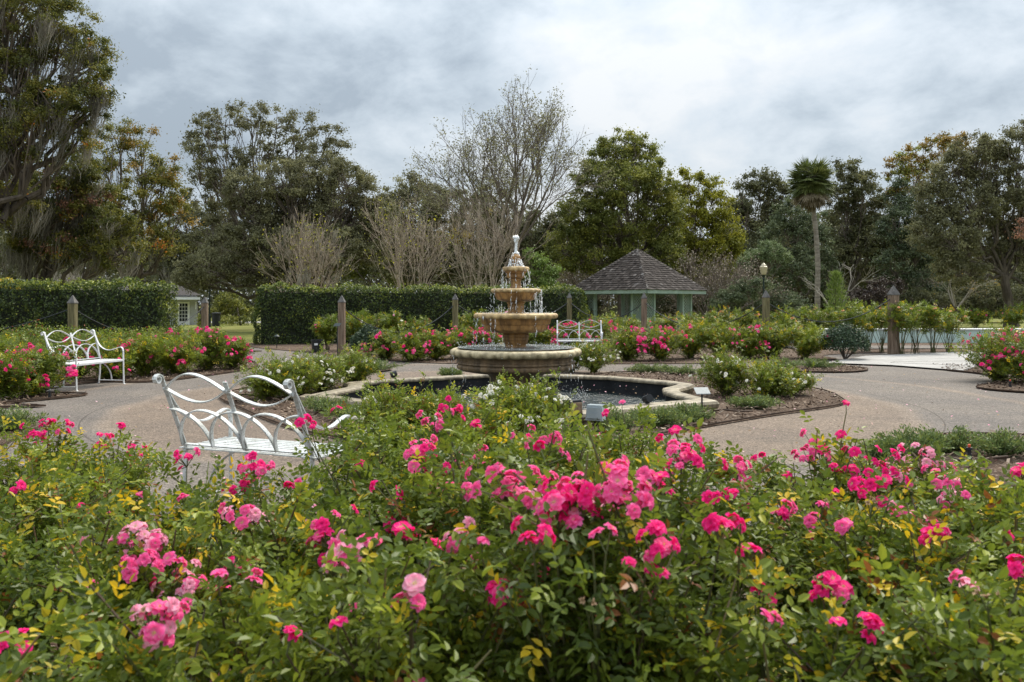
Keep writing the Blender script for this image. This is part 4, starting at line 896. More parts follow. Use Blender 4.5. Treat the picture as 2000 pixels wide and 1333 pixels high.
def rose_bush(label, base, h, r, seed, clusters, nleaf=700, lsize=.042, near=True, cat='rose bush', group='pink rose bushes in the front bed', bare=.12, tone=0.0, yellow=.07, ncane=13, bsize=.028, leafmat_='rose_leaf', flat=.3):
    """a rose bush: canes, leafy foliage and its blooms; clusters = [(x, y, z, n, spread, colours)] in world metres"""
    rs = np.random.RandomState(seed); base = np.array(base, float); t = thing('rose_bush', label, cat, tuple(base), 0, group)
    st, fo = MB(), MB(); A, Dn, Sz = [], [], []
    tips = []
    for i in range(ncane):
        th = 6.283*(i + rs.rand()*.8)/ncane; q = math.sqrt((i % 5 + .6)/5.2)*r*rs.uniform(.8, 1.1)
        tips.append(np.array([q*math.cos(th), q*math.sin(th), h*(1 - flat*(q/r)**2)*rs.uniform(.82, 1.06)]))
    ctips = []
    for (x, y, z, n, sp, cl) in clusters: ctips.append(np.array([x, y, z]) - base - [0, 0, bsize*1.8])
    for j, tip in enumerate(tips + ctips):
        c0 = np.array([rs.normal(0, .04), rs.normal(0, .04), 0]); mid = np.array([tip[0]*.45, tip[1]*.45, tip[2]*.62]) + rs.normal(0, .05, 3)
        P = bez(c0, mid, tip, 9); rad = np.linspace(.0075, .0022, 9)*(1.0 if near else 1.3); st.segs(P[:-1], P[1:], rad[:-1], rad[1:], 5, rs.rand()*.7)
        tt = np.linspace(0, 1, 9)
        for m in range(rs.randint(3, 6)):                       # side shoots
            a = rs.uniform(max(bare, .25), .92); p = P[int(a*8)]; d = norm(np.array([rs.normal(), rs.normal(), rs.uniform(.2, 1.3)])); l = rs.uniform(.10, .26)*r/.42
            e = p + d*l + [0, 0, .03]; Q = bez(p, p + d*l*.5 + [0, 0, .01], e, 5); st.segs(Q[:-1], Q[1:], .0030, .0018, 4, rs.rand())
            for q in Q[1:]: A.append(q); Dn.append(d*.4 + norm(rs.normal(0, 1, 3))*.9 + [0, 0, .25])
        for a, p in zip(tt, P):
            if a > bare: A.append(p); Dn.append(norm(rs.normal(0, 1, 3)) + [tip[0]*.6, tip[1]*.6, .3])
    A, Dn = np.array(A), np.array(Dn); k = rs.randint(0, len(A), nleaf)
    P = A[k] + rs.normal(0, .022*r/.42, (nleaf, 3)); D = Dn[k] + rs.normal(0, .5, (nleaf, 3)); z = P[:, 2]/h
    keep = z > bare*.8
    for (x_, y_, z_, nb_, sp_, cl_) in clusters:
        q_ = np.array([x_, y_, z_]) - base; dd_ = P - q_; keep &= ~((np.hypot(dd_[:, 0], dd_[:, 1]) < max(.045, sp_*1.6)) & (dd_[:, 2] > -bsize*1.1))
    P, D = P[keep], D[keep]; n = len(P); z = z[keep]
    clump = np.sin(P[:, 0]*9 + seed)*np.cos(P[:, 1]*8 + seed*2)*.10
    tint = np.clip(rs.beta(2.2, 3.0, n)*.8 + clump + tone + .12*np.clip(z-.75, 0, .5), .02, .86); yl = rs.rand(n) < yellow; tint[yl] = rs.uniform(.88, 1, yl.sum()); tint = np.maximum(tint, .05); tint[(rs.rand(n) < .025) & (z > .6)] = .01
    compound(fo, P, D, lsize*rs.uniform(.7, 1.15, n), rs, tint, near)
    spots = []
    for (x, y, z, nb, sp, cl), ct in zip(clusters, ctips):
        c = np.array([x, y, z]) - base
        for b in range(nb):
            off = np.array([0, 0, 0]) if nb == 1 else np.array([rs.normal(0, sp), rs.normal(0, sp), rs.normal(0, sp*.55)])
            p = c + off; key = cl[rs.randint(len(cl))]; s_ = bsize*rs.uniform(.8, 1.15)*(.8 if key == 'd' else 1)
            out_ = norm(np.array([off[0]*1.3, off[1]*1.3 - sp*.35, max(sp, .02)*1.1]) + rs.normal(0, .25*max(sp, .02), 3)); spots.append((p, key, s_, out_))
            if near: st.segs(ct[None], (p - out_*s_*.25)[None], .0018, .0016, 4, .5)
    if near:                                                     # hips and buds at some tips
        m = 14; kk = rs.randint(0, len(tips), m); C = np.array([tips[i] for i in kk]); drops(st, C, rs.uniform(.004, .007, m), np.full(m, 1.5))
    st.build('cane', M['cane'], t); fo.build('foliage', M[leafmat_], t)
    for p, key, s_, out_ in spots:
        o = bpy.data.objects.new('spent_bloom' if key == 'd' else 'bloom', BL[key][rs.randint(len(BL[key]))]); COL.objects.link(o); o.parent = t
        o.location = tuple(p); o.scale = (s_, s_, s_*rs.uniform(.85, 1.1)); e = Vector(out_).to_track_quat('Z', 'Y').to_euler(); o.rotation_euler = (e.x, e.y, e.z)
    return t
# the front bed: (column, distance, height, radius, label)
FRONT = [
 (90, 1.72, .70, .40, 'rose bush filling the lower left corner, one pair of hot pink blooms'), (470, 1.78, .78, .40, 'rose bush low at the front left with loose pale and pink clusters'),
 (800, 1.88, .86, .40, 'rose bush at the front under a big hot pink cluster, left of centre'), (1180, 1.92, 1.00, .42, 'tall rose bush at the front centre with the largest mixed pink clusters'),
 (1560, 1.75, .78, .42, 'rose bush low at the front right with hot pink blooms in a dark hollow'), (1950, 1.72, .82, .42, 'rose bush filling the lower right corner, mostly leaves'),
 (-30, 2.55, .72, .44, 'leafy rose bush at the left edge of the front bed'), (290, 2.45, .76, .42, 'yellowing rose bush behind the lower left corner bush, few blooms'),
 (600, 2.55, .82, .40, 'rose bush with pale pink fading blooms below the weathered bench seat'), (950, 2.65, .99, .42, 'rose bush near the centre with a long pink cluster'),
 (1330, 2.65, .94, .42, 'rose bush right of centre with a dense hot pink cluster on top'), (1660, 2.5, .84, .42, 'rose bush at the right with scattered small reddish blooms'), (2010, 2.5, .84, .42, 'leafy rose bush at the right edge of the front bed'),
 (70, 3.35, .74, .46, 'low rose bush at the left, second from the path'), (330, 3.25, .65, .42, 'low rose bush at the left with one small hot pink spray'), (545, 3.35, .66, .40, 'low rose bush whose blooms stand before the weathered bench seat'),
 (790, 3.35, .93, .40, 'rose bush with loose pink clusters in front of the pool'), (1080, 3.45, .84, .42, 'thin rose bush in front of the pool with scattered coral blooms'), (1300, 3.4, .83, .40, 'rose bush of tall budded shoots before the open path'),
 (1640, 3.3, .80, .42, 'rose bush with one tall shoot topped by a single hot pink bloom'), (1850, 3.3, .77, .42, 'rose bush with pale pink clusters in front of the right junipers'), (2080, 3.2, .70, .42, 'rose bush half cut by the right edge of the picture'),
 (40, 4.3, .74, .42, 'rose bush at the far left edge of the bed by the path'), (200, 4.2, .66, .36, 'rose bush beside the path left of the weathered bench'), (738, 4.1, .90, .32, 'tall green rose bush overlapping the right end of the weathered bench'),
 (880, 4.2, .86, .38, 'rose bush topped by a deep pink cluster before the white roses'), (1040, 4.3, .84, .40, 'tall leafy rose bush right before the fountain'), (1210, 4.2, .76, .38, 'sparse rose bush before the two floodlights')]
CL = [(95,828,5,14,'h'),(75,850,5,10,'h'),(195,857,4,9,'h'),(235,832,1,0,'h'),(130,835,2,8,'p'),(365,895,4,10,'hp'),(497,915,8,16,'hp'),(468,950,5,10,'h'),(360,973,1,0,'p'),(485,998,6,13,'lp'),(485,1022,3,10,'hl'),
 (563,948,1,0,'h'),(262,1058,8,20,'pl'),(300,1048,3,14,'lp'),(255,1108,2,14,'pl'),(282,1098,3,11,'p'),(340,1097,2,10,'p'),(355,1140,7,19,'pl'),(365,1178,1,0,'p'),(435,1155,1,0,'p'),(470,1104,4,13,'ph'),(487,1130,1,0,'p'),(428,1122,1,0,'p'),
 (178,1142,1,0,'p'),(300,1205,7,17,'pld'),(300,1238,3,9,'pl'),(40,1243,2,12,'h'),(560,1240,1,0,'h'),(660,1215,1,0,'h'),(688,1188,1,0,'p'),(430,1322,1,0,'l'),(640,1043,7,20,'hp'),(712,1060,6,17,'pl'),(650,1098,3,9,'pl'),
 (780,1010,8,22,'h'),(790,1042,3,12,'h'),(848,1060,1,0,'h'),(903,1048,4,13,'pl'),(942,1058,1,0,'p'),(930,1088,1,0,'p'),(815,882,9,19,'ph'),(805,1150,2,9,'l'),(880,800,6,13,'h'),(845,822,4,13,'p'),
 (935,900,10,20,'p'),(990,945,9,22,'pp'),(880,955,1,0,'p'),(915,952,1,0,'p'),(1028,975,4,12,'pl'),(1068,945,3,11,'hp'),(1130,930,1,0,'p'),(1118,985,10,24,'hp'),(1085,972,3,9,'h'),(1120,1000,1,0,'l'),(1205,955,8,24,'p'),(1215,1005,6,18,'pld'),(1195,918,4,14,'p'),(1245,952,2,8,'p'),
 (1270,1040,2,9,'h'),(1290,1075,4,11,'hp'),(1285,1112,1,0,'h'),(975,1152,3,14,'hp'),(990,1180,2,11,'h'),(1080,1153,2,8,'h'),(1040,1112,1,0,'l'),(1060,1125,1,0,'h'),(1330,890,11,21,'hp'),(1290,930,1,0,'h'),(1440,910,5,12,'pd'),(1452,942,4,10,'h'),
 (1460,985,1,0,'h'),(1432,965,2,8,'h'),(1495,898,2,8,'h'),(1653,787,1,0,'h'),(1645,852,2,5,'h'),(1580,887,4,13,'p'),(1600,870,4,11,'hp'),(1690,900,10,24,'h'),(1632,912,1,0,'h'),(1715,955,7,17,'h'),(1637,962,1,0,'h'),(1740,925,5,12,'pl'),(1798,900,8,20,'pl'),(1835,930,4,13,'p'),
 (1868,937,1,0,'l'),(1812,885,1,0,'l'),(1600,1000,5,17,'pd'),(1650,1025,2,8,'p'),(1770,1005,4,15,'pld'),(1820,1030,3,11,'hp'),(1955,1045,2,10,'h'),(1990,1105,2,8,'h'),(1995,920,3,11,'h'),(1620,1130,3,12,'hd'),(1650,1160,2,7,'hp'),(1636,1213,1,0,'h'),(1695,1207,2,9,'h'),(1695,1243,1,0,'h'),
 (1490,1213,1,0,'p'),(1228,1100,1,0,'h'),(590,815,2,7,'h'),(610,832,1,0,'h'),(658,800,1,0,'h'),(930,832,1,0,'h'),(1030,845,3,11,'hp'),(1065,862,4,12,'pd'),(1215,785,1,0,'p'),(1185,805,1,0,'h'),(1165,848,1,0,'h'),(1275,852,1,0,'p'),(1325,838,1,0,'h'),
 (820,1340,1,0,'p'),(160,990,2,12,'hd'),(200,1000,2,10,'p'),(590,1010,2,9,'l'),(520,1060,3,14,'d'),(1440,1000,3,13,'d'),(1530,1040,3,13,'pd'),(1385,965,3,10,'hd'),(1700,985,3,12,'d'),(25,950,2,8,'h'),(50,940,1,0,'h'),(700,905,2,11,'h'),(755,950,2,8,'h'),(1130,870,2,8,'p'),(1240,890,2,9,'d'),(1880,960,2,9,'pd'),(1930,980,2,7,'p'),(800,1175,2,7,'pl'),(1150,1175,2,9,'d'),(1930,1160,2,8,'d'),(380,1290,2,9,'d'),(1085,1240,2,7,'d')]
assign = {i: [] for i in range(len(FRONT))}
rs1 = np.random.RandomState(12)
for _ in range(26):                                             # loose single blooms and pairs between the big clusters
    CL.append((rs1.uniform(0, 2000), rs1.uniform(880, 1180), rs1.choice([1, 1, 2, 3]), 11, rs1.choice(['h', 'hp', 'p', 'hd', 'pl'])))
for (px, py, n, sp, cl) in CL:
    best, bc = None, 9e9
    for i, (bx, d, h, r, lb) in enumerate(FRONT):
        for dy in (-.25, -.1, .08, .25):
            dd = d + dy; x = (px-1000)*dd/FPX; z = HC - (py-YH)*dd/FPX; x0 = (bx-1000)*d/FPX
            off = math.hypot(x-x0, dy); want = h*(1 - .22*(off/r)**2) + .045
            cost = abs(z-want)*1.6 + max(0, off-r*.85)*2.2 + (z < .35*h)*1.0 + (z > h*1.12)*(z-h*1.12)*2 + abs(dy)*.08
            if cost < bc: best, bc, pt = i, cost, (x, dd, z)
    sc = pt[1]/FPX
    assign[best].append((*pt, int(round(n*2.0)) if n > 2 else n + (rs1.rand() < .45), max(sp*sc*1.4, .012), cl))
rs0 = np.random.RandomState(77)
for i, (bx, d, h, r, lb) in enumerate(FRONT):
    x = (bx-1000)*d/FPX
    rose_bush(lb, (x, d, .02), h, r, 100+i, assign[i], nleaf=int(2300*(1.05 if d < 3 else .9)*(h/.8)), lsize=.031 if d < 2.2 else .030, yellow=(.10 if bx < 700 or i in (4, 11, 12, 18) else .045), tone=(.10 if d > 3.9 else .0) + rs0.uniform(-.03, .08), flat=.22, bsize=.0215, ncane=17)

def scatter(base, h, r, n, cols, seed, per=3, sp=.06, low=.45):
    """bloom clusters over the camera-facing and upper side of a bush"""
    rs = np.random.RandomState(seed); o = []
    for k in range(n):
        th = rs.uniform(-math.pi, math.pi); el = rs.uniform(.05, 1.35); q = r*math.cos(el)*.98
        z = h*(low + (1-low)*math.sin(el)*.98)
        if math.sin(th) > .5 and el < .6: th = -th
        o.append((base[0]+q*math.cos(th), base[1]+q*math.sin(th), z, 1 + rs.randint(per), sp, cols))
    return o
MID = [  # column, distance, height, radius, blooms, colours, tone, label, bare
 (70, 12.9, .82, .55, 9, 'hp', .08, 'bright pink rose bush on bare stems left of the white bench', .30), (12, 12.3, .70, .40, 5, 'h', .08, 'pink rose bush cut by the left picture edge, nearest the path', .2), (15, 15.2, .75, .55, 4, 'h', .05, 'pink rose bush behind the one at the left edge', .2),
 (150, 15.6, .80, .5, 7, 'hp', .10, 'pink rose bush right behind the back of the white left bench', .2), (215, 15.4, .74, .48, 5, 'hp', .12, 'pink rose bush seen through the seat end of the left bench', .2),
 (285, 16.2, .82, .62, 3, 'p', .20, 'yellow green rose bush right of the left bench, few blooms', .18), (345, 16.6, .76, .55, 5, 'ph', .14, 'rose bush with coral blooms between the left bench and the tall pink one', .2),
 (408, 17.6, .98, .58, 12, 'hp', .08, 'tallest rose bush of the left bed, crowned with pink clusters', .2), (455, 18.0, .72, .42, 5, 'hp', .08, 'last rose bush of the left bed, at the path corner', .2), (345, 20.0, .85, .55, 7, 'hp', .05, 'pink rose bush behind the coral one, under the hedge end', .2),
 (752, 20.9, .82, .50, 6, 'hp', .06, 'pink rose bush next to the dark round shrub in the far bed', .2), (800, 20.4, .80, .52, 6, 'hp', .10, 'yellowish rose bush with a drooping pink spray in the far bed', .2), (850, 20.9, .82, .52, 5, 'ph', .08, 'third rose bush from the dark round shrub in the far bed', .2),
 (900, 21.2, .95, .52, 8, 'hp', .06, 'pink rose bush below the mossy post left of the fountain', .2), (950, 21.4, .90, .5, 8, 'hp', .06, 'pink rose bush half hidden by the left side of the fountain bowls', .2), (1050, 22.6, .95, .55, 8, 'hp', .06, 'pink rose bush behind the fountain stem', .2), (1115, 23.2, 1.0, .6, 9, 'hp', .04, 'pink rose bush seen through the bench behind the fountain', .2),
 (1170, 24.2, 1.1, .6, 6, 'hp', .04, 'tall pink rose bush rising behind the right end of the far bench', .2),
 (1222, 20.6, .95, .60, 11, 'hp', .10, 'pink rose bush just right of the far bench', .2), (1290, 20.6, .98, .62, 12, 'hp', .10, 'pink rose bush with blooms down to the path below the gazebo', .2), (1350, 21.3, 1.0, .62, 3, 'p', .20, 'bright green rose bush with few blooms, first right of the pink ones', .2),
 (1405, 21.3, .98, .60, 2, 'p', .20, 'bright green rose bush with almost no bloom, left of the small pink patch', .2), (1458, 21.4, .96, .60, 6, 'hp', .12, 'rose bush carrying a small pink patch below the black capped post', .2), (1512, 21.5, .92, .58, 3, 'ph', .08, 'dull green rose bush with coral blooms, two left of the dark round bush', .2), (1572, 21.3, .98, .62, 1, 'p', .22, 'yellow green rose bush on splayed stems left of the dark round bush', .25),
 (1945, 15.3, .95, .62, 9, 'hp', .06, 'pink rose bush at the right edge beside the pale pavers', .2), (2012, 14.6, .98, .66, 9, 'ph', .08, 'pink rose bush cut by the right picture edge', .2), (1985, 17.2, 1.0, .6, 7, 'hp', .06, 'pink rose bush behind the one at the right edge', .2)]
for i, (px, d, h, r, nb, cl, tone, lb, bare) in enumerate(MID):
    h *= .90 if d > 20 else .94; b = at(px, d); b[2] = .02
    rose_bush(lb, b, h, r*1.15, 300+i, scatter(b, h, r*1.12, int(nb*2.0), cl, 500+i, 5, .075, .3), nleaf=2700, lsize=.048, ncane=20, flat=.42, near=False, group='pink rose bushes around the fountain', tone=tone-.02, bare=bare*.35, bsize=.044, yellow=.04)
WHITE = [(575, 12.6, .62, .52, 9, 'white rose bush left of the pool, nearest the weathered bench'), (625, 13.2, .62, .50, 7, 'white rose bush between the bench and the low juniper'), (690, 14.0, .58, .48, 6, 'white rose bush just behind the left pool corner'), (525, 12.2, .45, .40, 4, 'small white rose bush half hidden by the weathered bench scroll'),
 (1160, 17.0, .62, .50, 9, 'white rose bush in front of the far bench'), (1115, 17.2, .5, .42, 4, 'low white rose bush beside the fountain bowl'), (1420, 12.7, .62, .50, 6, 'full white rose bush right of the pool corner'), (1500, 12.5, .50, .48, 6, 'low spreading white rose bush at the right mulch edge'), (1545, 12.9, .36, .34, 4, 'smallest white rose bush, trailing at the right mulch edge'),
 (770, 8.7, .46, .48, 7, 'white rose bush low in front of the pool, left'), (850, 8.9, .42, .42, 6, 'white rose bush low in front of the pool, next to the tall one'), (985, 8.4, .60, .42, 14, 'tall white rose bush in front of the pool, before the fountain base'), (1045, 8.6, .58, .40, 10, 'white rose bush in front of the pool left of the floodlights')]
for i, (px, d, h, r, nb, lb) in enumerate(WHITE):
    b = at(px, d); b[2] = .02
    rose_bush(lb, b, h, r*1.18, 700+i, scatter(b, h, r*1.15, int(nb*1.4), 'w', 800+i, 4, .06, .3), nleaf=2300, lsize=.036, ncane=20, flat=.42, near=d < 10, group='white rose bushes around the pool', tone=.12, bsize=.032, yellow=.03, bare=.05)
REAR = [(640, 25.0, 1.15, .55, 1, 'p', 'thin rose bush with reddish shoots left of the reddish post'), (700, 25.0, 1.35, .65, 4, 'lw', 'tall pale flowered rose bush right of the reddish post'), (762, 25.5, 1.3, .6, 3, 'lw', 'tall rose bush with a white bloom before the hedge'), (815, 25.8, 1.05, .55, 1, 'p', 'dull rose bush before the hedge with almost no bloom'),
 (915, 26.5, 1.3, .6, 3, 'p', 'tall rose bush between the mossy post and the fountain'), (985, 27.2, 1.3, .6, 3, 'p', 'tall rose bush hidden behind the upper fountain bowls'), (1185, 28.5, 1.05, .6, 2, 'w', 'tall rose bush at the left gazebo corner'), (1232, 27.8, 1.0, .6, 3, 'ho', 'tall rose bush before the gazebo front corner'),
 (1298, 27.5, 1.12, .6, 4, 'ho', 'tall rose bush with yellow orange blooms under the gazebo opening'), (1350, 27.0, 1.2, .62, 4, 'o', 'tall peach rose bush before the right gazebo corner'), (1405, 27.0, 1.38, .62, 3, 'o', 'tall peach rose bush just right of the gazebo'), (1455, 27.2, 1.36, .6, 2, 'o', 'tall peach rose bush left of the black capped post'), (1530, 27.0, 1.38, .62, 3, 'o', 'tall peach rose bush right of the black capped post'),
 (1585, 27.3, 1.42, .62, 0, 'o', 'tall brownish rose bush below the palm'), (1640, 27.0, 1.42, .62, 0, 'o', 'tall brownish rose bush below the bright small pine')]
for i, (px, d, h, r, nb, cl, lb) in enumerate(REAR):
    h *= .88; b = at(px, d); rose_bush(lb, b, h, r, 900+i, scatter(b, h, r, nb, cl, 950+i, 2, .05, .7), nleaf=1500, lsize=.058, near=False, group='tall rose bushes behind the far beds', tone=.02, bare=.35, bsize=.045, yellow=.05, flat=.15)
LEGGY = [(1668, 23.4, 1.42, 'leggy rose bush left of the tallest post, bare below'), (1722, 24.0, 1.45, 'leggy rose bush half behind the tallest post'), (1695, 24.6, 1.40, 'leggy rose bush behind the gap between the first two leggy ones'), (1852, 24.2, 1.22, 'low thin leggy rose bush at the right end of the bare stemmed row'), (1762, 23.0, 1.48, 'leggy rose bush right of the tallest post with yellow blooms'), (1788, 23.6, 1.45, 'leggy rose bush in the middle of the bare stemmed row'), (1822, 23.4, 1.36, 'leggy rose bush near the right end of the row, with one coral bloom')]
for i, (px, d, h, lb) in enumerate(LEGGY):
    b = at(px, d); rose_bush(lb, b, h, .55, 1000+i, scatter(b, h, .5, 1 + (i in (4, 6)), 'o', 1050+i, 1, .04, .85), nleaf=800, lsize=.060, near=False, group='tall rose bushes behind the far beds', tone=.04, bare=.52, bsize=.05, yellow=.07, flat=.12, ncane=11)
FAR = [(1905, 47, 1.0, .9, 'low far rose bush on the lawn, left of two'), (1978, 45, 1.25, 1.1, 'pale low far rose bush at the right edge of the lawn')]
for i, (px, d, h, r, lb) in enumerate(FAR):
    b = at(px, d); rose_bush(lb, b, h, r, 1100+i, scatter(b, h, r, 4, 'p', 1120+i, 2, .06, .7), nleaf=700, lsize=.10, near=False, group='low far rose bushes', tone=.0, bare=.3, bsize=.05)

# ------------------------------------------------------------------ dark shrubs and junipers
def dome_shrub(name, label, cat, px, d, h, r, seed, mat, n, L, light=0.0, rough=.12):
    rs = np.random.RandomState(seed); b = at(px, d); t = thing(name, label, cat, tuple(b)); f = MB()
    v = norm(rs.normal(0, 1, (n, 3))); v[:, 2] = np.abs(v[:, 2]) - .18*(rs.rand(n) < .35)
    lump = 1 + .13*np.sin(v[:, 0]*6 + seed) * np.cos(v[:, 1]*5) + rs.normal(0, rough*.6, n); q = np.minimum(1.25, lump)*rs.uniform(.80, 1.0, n)
    P = v*q[:, None]*[r, r, h*.62] + [0, 0, h*.38]; P[:, 2] = np.maximum(P[:, 2], .03)
    leaf_cards(f, P, v, L*rs.uniform(.7, 1.2, n), L*.5, rs, np.clip(rs.beta(2, 3, n) + light*np.clip(v[:, 2], 0, 1), 0, 1), .8); f.build('foliage', M[mat], t)
    s_ = MB(); k = 9; E = v[:k]*[r*.8, r*.8, h*.5] + [0, 0, h*.4]; s_.segs(np.tile([0, 0, 0.0], (k, 1)), E, .02, .006, 5, .2); s_.build('stem', M['grey_twig'], t)
dome_shrub('round_shrub', 'dark rounded shrub at the end of the right rose row', 'shrub', 1650, 20.9, .92, .55, 1, 'dark_shrub', 4200, .07)
dome_shrub('round_shrub', 'dark rounded shrub at the left end of the far rose row', 'shrub', 720, 21.2, .85, .46, 2, 'dark_shrub', 3400, .07)
for i, (px, d, h, r, lb) in enumerate([(10, 19.4, .80, .9, 'low dark shrub at the left edge under the hedge'), (75, 18.6, .95, .9, 'dark shrub left of the timber post with paler top shoots'), (145, 19.2, .85, .8, 'dark shrub at the foot of the post behind the left bench'), (225, 19.6, .85, .8, 'dark shrub right of the left bench under the hedge'), (300, 20.8, .80, .8, 'dark shrub under the right part of the left hedge')]):
    dome_shrub('low_shrub', lb, 'shrub', px, d, h, r, 20+i, 'rose_leaf', 3600, .06, -.1, .25)
def juniper(label, px, d, rx, h, seed, n=4600):
    rs = np.random.RandomState(seed); b = at(px, d); b[2] = .03; t = thing('juniper', label, 'juniper', tuple(b), rs.rand()*6, 'low junipers on the mulch'); f = MB(); s_ = MB()
    for k in range(26):
        th = rs.rand()*6.28; q = rx*math.sqrt(rs.rand()); e = np.array([q*math.cos(th), q*math.sin(th)*.8, h*(1-.45*(q/rx)**2)*rs.uniform(.55, 1.05)]); m = e*[.5, .5, .25]
        P = bez(np.zeros(3), m, e, 6); s_.segs(P[:-1], P[1:], .006, .003, 4, .3); mm = n//26
        i = rs.randint(1, 6, mm); D = norm(rs.normal(0, .55, (mm, 3)) + norm(e)*.8 + [0, 0, .35]); N = norm(np.cross(D, rs.normal(0, 1, (mm, 3)))); L = rs.uniform(.02, .045, mm)
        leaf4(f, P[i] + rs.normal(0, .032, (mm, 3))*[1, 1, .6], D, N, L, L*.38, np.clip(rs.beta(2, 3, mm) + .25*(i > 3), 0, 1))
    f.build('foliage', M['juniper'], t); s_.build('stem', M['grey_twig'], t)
for i, (px, d, rx, h, lb) in enumerate([(735, 17.6, .75, .20, 'low juniper on the mulch patch behind the left white roses'), (640, 10.9, .42, .18, 'small juniper at the left pool corner beside the bench arm'), (700, 10.1, .45, .16, 'small juniper at the near left side of the pool'), (1520, 18.1, .55, .20, 'left one of the two junipers on the path island'), (1598, 18.1, .62, .20, 'right one of the two junipers on the path island'),
   (1285, 9.6, .42, .17, 'juniper at the near right pool edge left of the plant sign'), (1345, 9.9, .38, .17, 'small juniper behind the plant sign stake'), (1470, 11.2, .42, .14, 'low juniper alone on mulch right of the pool corner'), (1205, 9.2, .36, .20, 'dark juniper beside the floodlights'),
   (1790, 7.8, .42, .20, 'juniper at the right with roses before it, left of the sprinkler'), (1855, 7.95, .38, .21, 'largest juniper at the right, behind the sprinkler'), (1958, 7.75, .38, .20, 'juniper at the right picture edge'), (1722, 7.65, .28, .15, 'small juniper at the path corner on the right'), (20, 9.3, .55, .24, 'juniper at the left picture edge by the path'), (1330, 16.6, .5, .16, 'low juniper behind the far right coping of the pool'), (1265, 17.0, .5, .15, 'low juniper behind the pool next to the far white roses'), (880, 14.9+.7, .22, .2, 'tiny juniper tuft at the far left coping')]):
    juniper(lb, px, d, rx, h, 40+i)

# ------------------------------------------------------------------ trees
def wig(A, B, rs, n=7, amp=.08, lift=.0):
    t = np.linspace(0, 1, n)[:, None]; L = np.linalg.norm(B-A); o = rs.normal(0, amp*L/2, (n, 3))*np.sin(t*math.pi); return A*(1-t) + B*t + o + np.array([0, 0, lift*L])*np.sin(t*math.pi)
def moss_tufts(mb, P, rs, L0, L1, k=30, w=.011, slant=-.22, spread=.15):
    """hanging beards: k fine strands from each point, drawn together towards the tip"""
    n = len(P)*k; K = 6; t = np.linspace(0, 1, K); L = np.repeat(rs.uniform(L0, L1, len(P)), k)*rs.uniform(.35, 1.0, n); sl = np.repeat(slant*rs.uniform(.2, 1.6, len(P)), k)
    off = rs.normal(0, spread, (n, 3))*[1.2, 1.2, .9]; a = rs.rand(n)*3.14; u = np.column_stack([np.cos(a), np.sin(a), np.zeros(n)]); ph = rs.rand(n)*6.28
    sh = (1-.75*t)[None]; wv = .035*np.sin(t[None]*7 + ph[:, None])
    C = np.repeat(P, k, 0)[:, None, :] + np.stack([off[:, :1]*sh + sl[:, None]*L[:, None]*t**1.4 + wv, off[:, 1:2]*sh + wv*.6, off[:, 2:3] - L[:, None]*t], 2)
    W = w*rs.uniform(.6, 1.5, n)[:, None]*np.array([.6, 1, 1, .8, .5, .1])[None]
    V = np.stack([C - u[:, None]*W[..., None], C + u[:, None]*W[..., None]], 2).reshape(-1, 3)
    F = np.array([[2*i, 2*i+1, 2*i+3, 2*i+2] for i in range(K-1)]); mb.add(V, ((np.arange(n)*2*K)[:, None, None] + F[None]).reshape(-1, 4), np.repeat(np.clip(rs.beta(2, 2, n), 0, 1), K-1))
